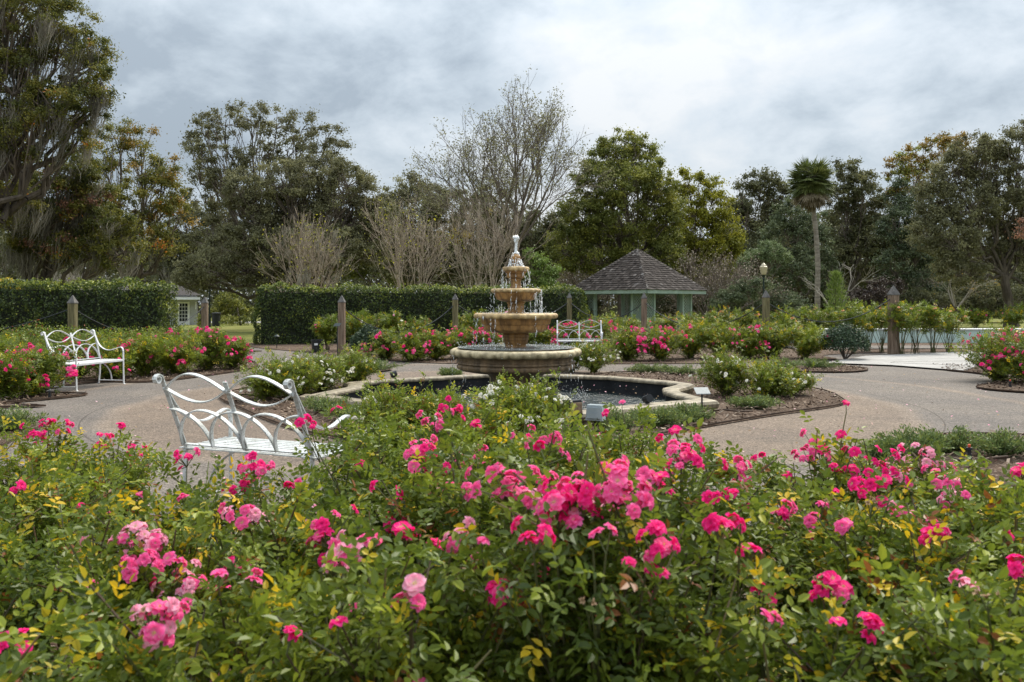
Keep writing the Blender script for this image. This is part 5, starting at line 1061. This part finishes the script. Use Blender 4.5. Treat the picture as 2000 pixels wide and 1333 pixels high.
def blob_tree(name, label, base, d, blobs, mat, seed, leaf=None, dens=1.0, trunk=.3, bark='bark', fork=.35, moss=None, cat='tree', group='trees behind the garden', tone=0.0, accents=None, depth=.8, clump=.55, limbs=True, twigt='grey_twig', hollow=.35, twig=1.0):
    """trunk and limbs reaching into the leafy masses of the crown. blobs = (column, row, half width, half height[, depth offset]) at distance d"""
    rs = np.random.RandomState(seed); s_ = d/FPX; b = at(base, d); t = thing(name, label, cat, tuple(b), 0, group); leaf = leaf or max(.085, .0030*d)
    f, w, mo, ac = MB(), MB(), MB(), MB(); C = []; clump *= .68
    for bl in blobs:
        px, py, rx, ry = bl[:4]; off = bl[4] if len(bl) > 4 else rs.uniform(-1, 1)*depth*rx*s_
        dd = d + off; C.append((np.array([(px-1000)*dd/FPX, dd, HC-(py-YH)*dd/FPX]) - b, rx*dd/FPX, ry*dd/FPX))
    cen = np.mean([c for c, _, _ in C], 0); low = min(c[2]-ry for c, _, ry in C); top = max(c[2]+ry for c, _, ry in C)
    fk = np.array([cen[0]*.35, cen[1]*.35, max(low*.6, top*fork*.7, 1.2)])
    tp = wig(np.zeros(3), fk, rs, 7, .03); rr = trunk*np.linspace(.95, .6, 7); rr[0] *= 1.35
    tk = MB(); tk.tube(tp, rr, 10)
    A, Bq, Ra, Rb = [], [], [], []
    for (c, rx, ry) in C:
        if limbs:
            s0 = tp[-1] if rs.rand() < .7 else tp[-2]; e = c - [0, 0, ry*.35]; P = wig(s0, e, rs, 9, .07, -.04); lr = np.linspace(trunk*.30, trunk*.055, 9); tk.segs(P[:-1], P[1:], lr[:-1], lr[1:], 6)
        nc = max(5, int(dens*3.4*(rx*ry)/clump**2*1.45)); v = norm(rs.normal(0, 1, (nc, 3))); q = (hollow + (1-hollow)*rs.rand(nc))**.6
        K = c + v*q[:, None]*[rx, max(rx*.8, ry*.7), ry]
        if limbs and twig:
            i = rs.rand(nc) < .75*twig; Kt = K[i]; src = P[rs.randint(5, 9, len(Kt))]
            for a_, k_ in zip(src, Kt):
                Q = wig(a_, k_, rs, 4, .12, .03); A.append(Q[:-1]); Bq.append(Q[1:]); z = np.linspace(trunk*.05+.008, .008, 4); Ra.append(z[:-1]); Rb.append(z[1:])
        m = int(26*(clump/ (leaf*3.2))**2*3.6) + 14
        cl = rs.uniform(.55, 1.25, nc)*clump; tnt = np.clip(rs.normal(.45, .16, nc) + tone, 0, .9)
        idx = np.repeat(np.arange(nc), m); n = len(idx); g = rs.normal(0, .50, (n, 3))*[1, 1, .7]*rs.uniform(.35, 1.25, (n, 1)); L = g*cl[idx][:, None]
        P2 = K[idx] + L; N = norm(L + [0, 0, .25*clump] + rs.normal(0, .35*clump, (n, 3)))
        acc = np.zeros(n, bool)
        if accents and rs.rand() < accents[1]: acc = (rs.rand(nc) < accents[2])[idx]
        sel = ~acc
        leaf_cards(f, P2[sel], N[sel], leaf*rs.uniform(.7, 1.3, sel.sum()), leaf*.55, rs, np.clip(tnt[idx][sel] + rs.normal(0, .13, sel.sum()), 0, 1), .5)
        if acc.any(): leaf_cards(ac, P2[acc], N[acc], leaf*rs.uniform(.7, 1.3, acc.sum()), leaf*.55, rs, rs.rand(acc.sum()), .5)
        if moss:
            nm = int(moss[0]*rx*ry*4); k_ = rs.randint(0, nc, max(nm, 1)); st = moss[3] if len(moss) > 3 else 9
            if nm:
                moss_tufts(mo, K[k_] - [0, 0, clump*.3], rs, moss[1], moss[2], 46, max(.007, .00030*d), spread=.05 + .004*d)
    if A: tk.segs(np.concatenate(A), np.concatenate(Bq), np.concatenate(Ra), np.concatenate(Rb), 4, rs.rand(sum(len(a) for a in A)), 1)
    tk.build('trunk', [M[bark], M[twigt]], t)
    f.build('crown', M[mat], t)
    if ac.n: ac.build('autumn_leaves', M[accents[0]], t)
    if mo.n: mo.build('spanish_moss', M['moss'], t)
    return t
# the mossy oaks at the left
blob_tree('live_oak', 'huge live oak at the left edge, hung with long grey Spanish moss', -150, 27.0,
 [(60,50,100,75),(145,120,75,65),(205,165,38,42),(165,205,55,45),(25,160,85,75),(110,215,80,60),(50,270,85,60),(-60,70,110,95),(-60,230,110,100),(-40,390,110,80),(150,265,50,40),(120,40,70,50),(30,-20,110,60),(190,100,35,35)], 'oak_olive', 1, leaf=.085, dens=.62, trunk=.55, moss=(1.25, .5, 1.7, 13), tone=-.04, clump=.5, depth=.5)
blob_tree('live_oak', 'live oak with drooping mossy boughs low over the left hedge', 30, 30.0,
 [(40,420,70,45),(100,380,60,50),(150,420,60,45),(60,470,60,30),(180,380,45,50),(130,480,70,35),(210,440,55,45),(20,350,60,50),(230,490,60,30),(150,335,50,45)], 'oak_olive', 2, leaf=.09, dens=1.1, trunk=.42, moss=(1.8, .6, 1.7, 13), tone=-.10, accents=('red_leaf', .4, .10), clump=.5)
blob_tree('live_oak', 'airy oak with orange tinted top left of the large grey oak', 262, 35.0,
 [(225,262,42,30),(275,275,45,32),(320,330,35,45),(285,335,55,38),(200,300,35,40),(215,350,40,35),(265,395,55,42),(325,380,35,42),(350,420,26,40),(240,430,60,38),(290,460,50,36),(180,410,45,45),(330,470,40,30)], 'oak_olive', 3, leaf=.10, dens=.55, trunk=.36, moss=(.35, .7, 1.8, 10), tone=.05, accents=('autumn', .75, .16), clump=.55)
# the large grey-green oaks
blob_tree('oak', 'tall airy grey green oak with open branching top, left of centre', 530, 46.0,
 [(400,255,38,38),(440,235,45,30),(490,225,45,28),(540,240,40,32),(590,245,40,26),(640,262,34,24),(665,280,22,22),(400,310,38,45),(440,330,50,50),(500,290,50,35),(560,300,55,35),(620,310,45,30),(400,380,40,45),(450,410,60,60),(400,460,45,50),(455,490,60,45),(372,270,18,18)], 'oak_grey', 4, dens=.50, trunk=.42, tone=-.05, clump=.62, moss=(.05, .6, 1.6, 8), hollow=.5, twig=1.3)
blob_tree('oak', 'broad dense grey green oak behind the hedge, left of centre', 600, 43.0,
 [(560,350,60,45),(620,340,65,40),(680,350,55,40),(720,385,50,45),(750,425,35,45),(520,400,60,55),(590,410,80,55),(670,425,75,55),(500,460,60,50),(560,480,75,50),(640,490,80,45),(720,480,55,50),(480,520,60,35),(400,520,60,35),(430,490,50,40),(380,545,50,22),(560,535,70,25),(470,370,45,40)], 'oak_grey', 5, dens=1.0, trunk=.5, tone=.0, clump=.6, moss=(.10, .8, 2.0, 8))
blob_tree('oak', 'dark olive oak with a yellow leaved top left of the bare topped tree', 830, 60.0,
 [(800,365,34,26),(775,400,40,40),(830,385,40,32),(870,400,45,45),(800,440,60,50),(870,460,60,50),(830,510,70,45),(920,440,50,50),(760,500,50,50),(900,520,60,40)], 'oak_grey', 6, dens=.95, trunk=.4, tone=-.04, clump=.8, accents=('yellow_flower', .25, .22), moss=(.09, 1.0, 2.2, 8))
blob_tree('oak', 'dark mossy tree behind the upper fountain and the far hedge', 980, 62.0,
 [(960,400,45,40),(980,460,60,50),(1040,450,50,50),(1030,510,60,45),(960,520,60,40),(1080,500,50,50),(1100,440,40,40)], 'woods_dark', 7, dens=1.0, trunk=.35, tone=.06, clump=.8, moss=(.12, 1.0, 2.2, 8))
blob_tree('green_tree', 'large dense olive green tree behind the gazebo', 1215, 52.0,
 [(1220,280,48,28),(1190,310,52,38),(1250,310,50,38),(1165,360,52,45),(1225,365,70,45),(1285,355,40,45),(1140,420,55,50),(1210,430,80,50),(1280,425,50,50),(1110,480,50,50),(1170,500,70,45),(1250,500,70,45),(1300,480,40,50),(1315,400,25,40)], 'green_tree', 8, dens=1.05, trunk=.42, tone=-.03, clump=.68, bark='bark')
blob_tree('green_tree', 'airy yellow green tree right of the large olive tree', 1375, 57.0,
 [(1345,355,32,26),(1390,365,26,22),(1340,400,45,40),(1395,400,38,38),(1420,450,34,40),(1360,450,50,45),(1330,490,45,45),(1400,500,45,45),(1435,480,18,30),(1370,530,60,35)], 'yellow_tree', 9, dens=1.0, trunk=.28, tone=-.05, clump=.66)
blob_tree('dark_tree', 'dark green tree left of the palm, in the far wood', 1485, 76.0,
 [(1480,355,38,26),(1450,385,34,34),(1510,380,38,32),(1480,420,60,45),(1440,450,40,50),(1530,440,40,45),(1490,490,60,50),(1545,500,40,50),(1450,530,45,40)], 'woods_dark', 11, dens=1.0, trunk=.4, tone=.12, clump=.95)
blob_tree('dark_tree', 'blue green feathery tree behind and left of the palm trunk', 1560, 66.0,
 [(1545,420,40,32),(1580,440,40,36),(1530,470,50,40),(1590,490,40,40),(1555,530,55,40),(1610,540,35,40)], 'blue_green', 12, dens=.95, trunk=.3, tone=0, clump=.75)
blob_tree('dark_tree', 'dark green tree right behind the palm head', 1660, 72.0,
 [(1655,335,30,28),(1685,355,32,30),(1640,380,36,34),(1690,400,42,40),(1650,440,50,45),(1710,460,40,50),(1620,490,40,40),(1680,510,55,50),(1740,520,40,50),(1730,420,25,40)], 'woods_dark', 13, dens=1.0, trunk=.4, tone=.10, clump=.9)
blob_tree('autumn_tree', 'tree with golden brown autumn top left of the big right oak', 1790, 66.0,
 [(1760,320,28,24),(1800,300,32,24),(1840,285,36,24),(1875,280,34,20),(1745,360,28,28),(1790,350,38,36)], 'autumn', 14, dens=.75, trunk=.3, tone=0, clump=.75, accents=('green_tree', .8, .35))
blob_tree('dark_tree', 'dark blue green tree under the golden autumn top', 1765, 64.0,
 [(1760,385,34,34),(1800,400,40,40),(1750,440,34,40),(1790,470,50,50),(1750,520,40,45),(1810,540,50,40)], 'blue_green', 15, dens=.9, trunk=.3, tone=-.15, clump=.78)
blob_tree('oak', 'great grey green oak filling the right side above the lawn', 1975, 50.0,
 [(1900,290,55,30),(1860,330,48,42),(1930,330,60,48),(1985,280,42,30),(1830,390,45,48),(1890,400,65,50),(1960,400,65,55),(1810,450,38,42),(1860,470,60,48),(1930,480,70,50),(2000,470,60,60),(2020,360,55,70),(1990,250,20,12),(1880,530,60,30),(2040,540,50,50),(2060,280,50,60)], 'oak_grey', 16, dens=1.0, trunk=.36, tone=-.02, clump=.66, bark='bark')
blob_tree('autumn_tree', 'tree with rusty red leaves cut by the right picture edge', 2060, 34.0, [(2010,450,20,26),(2045,410,36,36),(2060,470,40,40)], 'red_leaf', 17, dens=.16, trunk=.15, clump=.5, group=None)
blob_tree('small_tree', 'small pale green tree with bent forked trunk near the lamp', 1462, 52.0, [(1480,500,28,16),(1510,495,28,18),(1530,505,18,14),(1455,515,18,18),(1500,480,18,10)], 'pale_green', 18, dens=1.2, trunk=.10, bark='pale_bark', clump=.42, fork=.5, leaf=.12, group=None)
blob_tree('small_tree', 'light green small tree just right of the fountain, behind the hedge', 1058, 38.0, [(1050,510,22,14),(1075,530,22,14),(1045,540,24,14),(1070,555,26,10),(1035,495,12,9)], 'light_green', 19, dens=1.1, trunk=.06, clump=.34, fork=.4, leaf=.12, group=None)
blob_tree('yellow_shrub', 'bright yellow flowering shrub peeping over the left hedge', 12, 33.0, [(5,552,16,8),(22,556,14,7),(-10,556,16,8)], 'yellow_flower', 20, dens=1.3, trunk=.05, clump=.25, leaf=.10, cat='shrub', group=None)
blob_tree('dark_tree', 'dark mossy tree between the orange tinted oak and the big grey oak', 380, 62.0, [(370,440,45,45),(340,490,50,45),(400,500,50,45),(360,400,30,30),(430,450,40,45),(310,520,50,35)], 'woods_dark', 21, dens=1.0, trunk=.3, clump=.85, moss=(.15, 1, 2.2))
blob_tree('dark_tree', 'far hazy green tree seen under the left oak boughs', 60, 70.0, [(30,490,60,40),(100,500,55,40),(-30,480,50,45),(160,510,50,35),(220,500,50,40),(60,540,90,25)], 'woods_dark', 22, dens=.9, trunk=.3, clump=.9)
blob_tree('dark_tree', 'olive tree filling the wood behind the middle crape myrtle', 745, 66.0, [(720,440,55,45),(760,470,60,50),(700,510,60,40),(790,520,60,40),(660,470,50,40)], 'green_tree', 23, dens=1.0, trunk=.3, clump=.85, tone=-.12)
blob_tree('dark_tree', 'dark leafy tree low in the wood between the lamp and the palm', 1540, 82.0, [(1500,540,60,50),(1570,560,60,45),(1450,560,50,40),(1610,590,40,25),(1530,590,70,25)], 'woods_dark', 24, dens=1.0, trunk=.3, clump=.95)
blob_tree('dark_tree', 'dark leafy tree low in the wood right of the palm', 1690, 84.0, [(1650,550,55,45),(1710,540,60,50),(1760,570,50,40),(1680,595,70,22),(1620,570,40,40)], 'woods_dark', 25, dens=1.0, trunk=.3, clump=.95)
blob_tree('dark_tree', 'dark leafy tree behind the low spreading tree on the lawn', 1860, 80.0, [(1830,540,60,45),(1890,550,60,45),(1950,560,60,40),(1860,595,80,22),(2010,560,50,50)], 'woods_dark', 26, dens=1.0, trunk=.3, clump=.95)
# shrubs of the far wood edge
for i, (px, d, bl, mt, lb) in enumerate([(1440, 47, [(1440,575,40,20),(1470,560,35,18),(1420,595,35,18)], 'blue_green', 'rounded green shrub below the cream lamp'), (1530, 50, [(1530,580,40,22),(1560,600,35,15),(1500,600,40,18)], 'blue_green', 'spreading green shrub between lamp and palm trunk'),
   (1700, 56, [(1700,585,45,25),(1730,560,35,22),(1660,600,40,18)], 'dark_red', 'dark reddish shrub right of the small bright pine'), (1800, 60, [(1790,590,50,28),(1840,600,50,25)], 'woods_dark', 'dark shrub under the golden autumn tree'), (1930, 62, [(1920,585,60,35),(1980,590,50,35),(1870,590,45,30)], 'woods_dark', 'dark undergrowth shrub behind the big right oak trunk'),
   (1330, 56, [(1330,590,60,30),(1260,590,60,35),(1390,600,40,22)], 'woods_dark', 'dark shrub seen through the gazebo'), (1120, 45, [(1100,585,40,25),(1140,600,40,22)], 'woods_dark', 'dark shrub left of the gazebo behind the hedge end'), (455, 58, [(450,590,28,22),(430,610,24,16),(475,610,20,16)], 'green_tree', 'yellowish shrub in the hedge gap beyond the lawn'), (392, 50, [(393,625,10,9)], 'green_tree', 'small green bush at the cottage corner'), (470, 54, [(465,625,22,8),(440,628,16,6)], 'green_tree', 'low planting bed shrub beyond the lawn in the gap')]):
    if mt == 'dark_red' and mt not in M: M[mt] = leafmat('dark_red', [(0, (0.03, 0.022, 0.018)), (0.5, (0.06, 0.040, 0.032)), (1, (0.10, 0.080, 0.055))], 0.2, 0.5)
    blob_tree('shrub', lb, px, d, bl, mt, 60+i, dens=1.2, trunk=.06, clump=.5, cat='shrub', group='shrubs along the wood edge', leaf=max(.10, .0024*d))
# bare trees
def bare_tree(name, label, px, d, H, seed, stems, spread, levels, rad, mat, leafy=None, group=None, ratio=.74, ang=.42, split=(2, 3), tuft=10, z0=0.0, moss=None, up=.18, lsz=.11, dome=0.0, jit=.09):
    rs = np.random.RandomState(seed); b = at(px, d); t = thing(name, label, 'tree', tuple(b), 0, group); w, f, mo = MB(), MB(), MB(); A, B, RA, RB, tipl = [], [], [], [], []
    def grow(p, dr, L, r, lv):
        n = 4; q = p
        for k in range(n):
            dr = norm(dr + rs.normal(0, jit, 3) + [0, 0, up*.3]); e = q + dr*L/n; A.append(q); B.append(e); RA.append(r*(1-.22*k/n)); RB.append(r*(1-.22*(k+1)/n)); q = e
            if lv > 0 and k in (1, 2) and rs.rand() < .45: sub(q, dr, L*.62, r*.42, lv-1, .75)
        if lv <= 0: tipl.append(q); return
        for _ in range(rs.randint(split[0], split[1]+1)): sub(q, dr, L*rs.uniform(ratio*.85, ratio*1.1), r*.64, lv-1, ang)
    def sub(p, dr, L, r, lv, a):
        ax = norm(np.cross(dr, rs.normal(0, 1, 3))); a = a*rs.uniform(.6, 1.4); nd = dr*math.cos(a) + ax*math.sin(a); grow(p, norm(nd + [0, 0, up]), L, max(r, .006), lv)
    tot = sum(ratio**k for k in range(levels+1))*.92
    for s_ in range(stems):
        th = 6.283*(s_ + rs.rand()*.6)/stems; tilt = spread*(rs.uniform(.35, 1.1) if not dome else (.12 + .95*((s_*.618) % 1))); dr = np.array([math.sin(tilt)*math.cos(th), math.sin(tilt)*math.sin(th), math.cos(tilt)])
        grow(np.array([.10*math.cos(th)*stems**.5*.5, .10*math.sin(th)*stems**.5*.5, z0]), dr, H/tot*rs.uniform(.85, 1.1)*(1-.22*tilt*dome), rad*rs.uniform(.8, 1.15), levels)
    if z0 > 0: tk = MB(); tk.tube(wig(np.zeros(3), np.array([0, 0, z0+.1]), rs, 5, .02), np.linspace(rad*2.0, rad*1.55, 5), 10); tk.build('trunk', M['bark'], t)
    A, B = np.array(A), np.array(B); w.segs(A, B, np.array(RA), np.array(RB), 5, np.clip(rs.normal(.5, .2, len(A)), 0, 1)); w.build('branch', M[mat], t)
    if leafy:
        T = np.array(tipl); T = T[rs.rand(len(T)) < leafy[1]]; i = np.repeat(np.arange(len(T)), tuft); P = T[i] + rs.normal(0, .16, (len(i), 3)); leaf_cards(f, P, norm(rs.normal(0, 1, (len(i), 3)) + [0, 0, .4]), lsz*rs.uniform(.7, 1.3, len(i)), lsz*.5, rs, rs.rand(len(i)), .4); f.build('crown', M[leafy[0]], t)
    if moss:
        k = rs.randint(0, len(A), moss); moss_tufts(mo, A[k], rs, .4, 1.3, 26, .009, spread=.08); mo.build('spanish_moss', M['moss'], t)
    return t
bare_tree('spreading_tree', 'wide vase shaped tree with thin almost bare crown against the sky', 1000, 46.0, 9.1, 21, 16, .98, 5, .075, 'grey_twig', ('oak_grey', .42), ratio=.78, ang=.36, split=(2, 2), tuft=9, z0=4.5, up=.05, lsz=.13, dome=1.0, jit=.06)
bare_tree('crape_myrtle', 'leafless pale crape myrtle with moss tufts behind the hedge, leftmost', 605, 34.5, 4.6, 11, 13, .20, 4, .019, 'twig', ('yellow_tree', .10), 'bare crape myrtles behind the hedge', ratio=.68, ang=.24, split=(2, 2), jit=.05, tuft=4, moss=16, up=.07)
bare_tree('crape_myrtle', 'leafless crape myrtle behind the hedge, middle one of three', 800, 36.5, 5.6, 12, 14, .26, 4, .019, 'twig', ('yellow_tree', .07), 'bare crape myrtles behind the hedge', ratio=.68, ang=.24, split=(2, 2), jit=.05, tuft=4, up=.07)
bare_tree('crape_myrtle', 'leafless crape myrtle behind the hedge nearest the fountain top', 940, 38.0, 5.7, 13, 13, .25, 4, .019, 'twig', None, 'bare crape myrtles behind the hedge', ratio=.68, ang=.24, split=(2, 2), jit=.05, up=.07)
bare_tree('crape_myrtle', 'far greyish bare crape myrtle above the left hedge', 130, 42.0, 3.2, 14, 14, .6, 3, .045, 'pale_twig', None, None, ratio=.72, ang=.36, up=.14)
bare_tree('dead_tree', 'small pale dead tree right of the palm trunk', 1640, 56.0, 4.6, 15, 3, .45, 3, .06, 'pale_twig', None, None, ratio=.74, ang=.5, up=.05)
bare_tree('low_tree', 'low spreading almost leafless tree standing on the far lawn', 1868, 58.0, 3.2, 16, 5, .95, 3, .06, 'pale_twig', ('autumn', .5), None, ratio=.72, ang=.45, tuft=4, z0=1.2, up=.02)
bare_tree('bare_shrub', 'brown twiggy bare shrub beside the right roof edge of the gazebo', 1400, 49.0, 4.2, 17, 26, .75, 3, .035, 'grey_twig', ('twig', .8), None, ratio=.70, ang=.45, tuft=4, up=.08, lsz=.10)
bare_tree('bare_shrub', 'brown twiggy bare shrub behind the left roof edge of the gazebo', 1150, 54.0, 4.2, 18, 24, .75, 3, .035, 'grey_twig', ('twig', .8), None, ratio=.70, ang=.45, tuft=4, up=.08, lsz=.10)
# small pine
rs = np.random.RandomState(4); b = at(1632, 50.0); t = thing('young_pine', 'small bright green young pine right of the palm trunk', 'pine', tuple(b)); f, s_ = MB(), MB(); Hh = 3.3
s_.segs([[0, 0, 0]], [[0, 0, Hh]], .05, .015, 6); n = 1500; z = rs.uniform(.25, 1, n)
th = rs.rand(n)*6.28; q = (.15 + .55*np.sin(np.clip((1.05-z)*1.9, 0, 1.57)))*np.sqrt(rs.rand(n))*(.85+.3*np.sin(th*5+z*14)); P = np.column_stack([q*np.cos(th), q*np.sin(th), z*Hh]); D = norm(np.column_stack([np.cos(th)*.6, np.sin(th)*.6, np.full(n, .9)]) + rs.normal(0, .35, (n, 3)))
leaf4(f, P, D, norm(np.cross(D, rs.normal(0, 1, (n, 3)))), rs.uniform(.2, .34, n), np.full(n, .035), rs.rand(n)); s_.build('trunk', M['bark'], t); f.build('crown', M['light_green'], t)
# palm
rs = np.random.RandomState(8); PD = 60.0; b = at(1597, PD); top = at(1584, PD, 372) - b; t = thing('cabbage_palm', 'tall cabbage palm with round fan leaf head and slim grey trunk', 'palm', tuple(b))
P = np.array([[0, 0, 0], [-.02, 0, 2.0], [.02, 0, 4.2], [-.10, 0, 6.4], top-[-.12, 0, .9], top]); q = np.linspace(0, 4.999, 24); i = q.astype(int); fq = (q-i)[:, None]
tk = MB(); tk.tube(P[i]*(1-fq)+P[i+1]*fq, np.linspace(.20, .155, 24)*(1+.05*np.sin(np.arange(24)*2.1)), 12); tk.build('trunk', M['palm_bark'], t)
fr_, pe = MB(), MB()
for k in range(330):
    dead = k < 110; el = rs.uniform(-1.45, -.45) if dead else math.asin(rs.uniform(-.75, 1.0)); th = rs.rand()*6.28
    d = np.array([math.cos(el)*math.cos(th), math.cos(el)*math.sin(th), math.sin(el)]); L = rs.uniform(.5, 1.2)*(.95 if dead else 1); c = top + [0, 0, .85 if not dead else .45]; e = c + d*L; e[2] -= .12*L
    pe.segs(c[None], e[None], .022, .014, 4, .3); nb = 15; S = norm(np.cross(d, [0, 0, 1.0]) + rs.normal(0, .2, 3)); a = np.linspace(-1.25, 1.25, nb) + rs.normal(0, .09, nb)
    D = norm(np.cos(a)[:, None]*d + np.sin(a)[:, None]*S + np.array([0, 0, rs.uniform(-.65, -.1) if not dead else -.8])); N = norm(np.cross(D, S) + rs.normal(0, .15, (nb, 3))); bl = rs.uniform(.80, 1.15, nb)*(1 - .25*np.abs(a)/1.25)
    leaf4(fr_, np.tile(e, (nb, 1)), D, N, bl, np.full(nb, .085), np.full(nb, rs.uniform(0, .28) if dead else rs.uniform(.36, 1)))
pe.build('leaf_stalk', M['palm_bark'], t); fr_.build('crown', M['palm_leaf'], t)
# the far wood that closes the view
rs = np.random.RandomState(31); fw = MB(); n = 150000
x = rs.uniform(-95, 95, n); dpt = rs.uniform(86, 100, n); px = 1000 + x/dpt*FPX
topz = 9.6 + 1.3*np.sin(x*.21) + .9*np.sin(x*.53+1) + .7*np.sin(x*1.3); z = topz*rs.rand(n)**.8; lum = np.sin(x*1.1+z)*np.cos(z*1.3+dpt*.7)
leaf_cards(fw, np.column_stack([x, dpt + lum, z]), np.column_stack([rs.normal(0, .4, n), -np.ones(n), rs.normal(.4, .4, n)]), rs.uniform(.3, .6, n), .26, rs, np.clip(rs.beta(2, 3, n) + lum*.12, 0, 1), .5)
M['far_wood'] = M['woods_dark']
setting(fw.build('far_woods', M['woods_dark']), 'dark distant wood closing the view behind all the trees', 'woods', 'stuff')
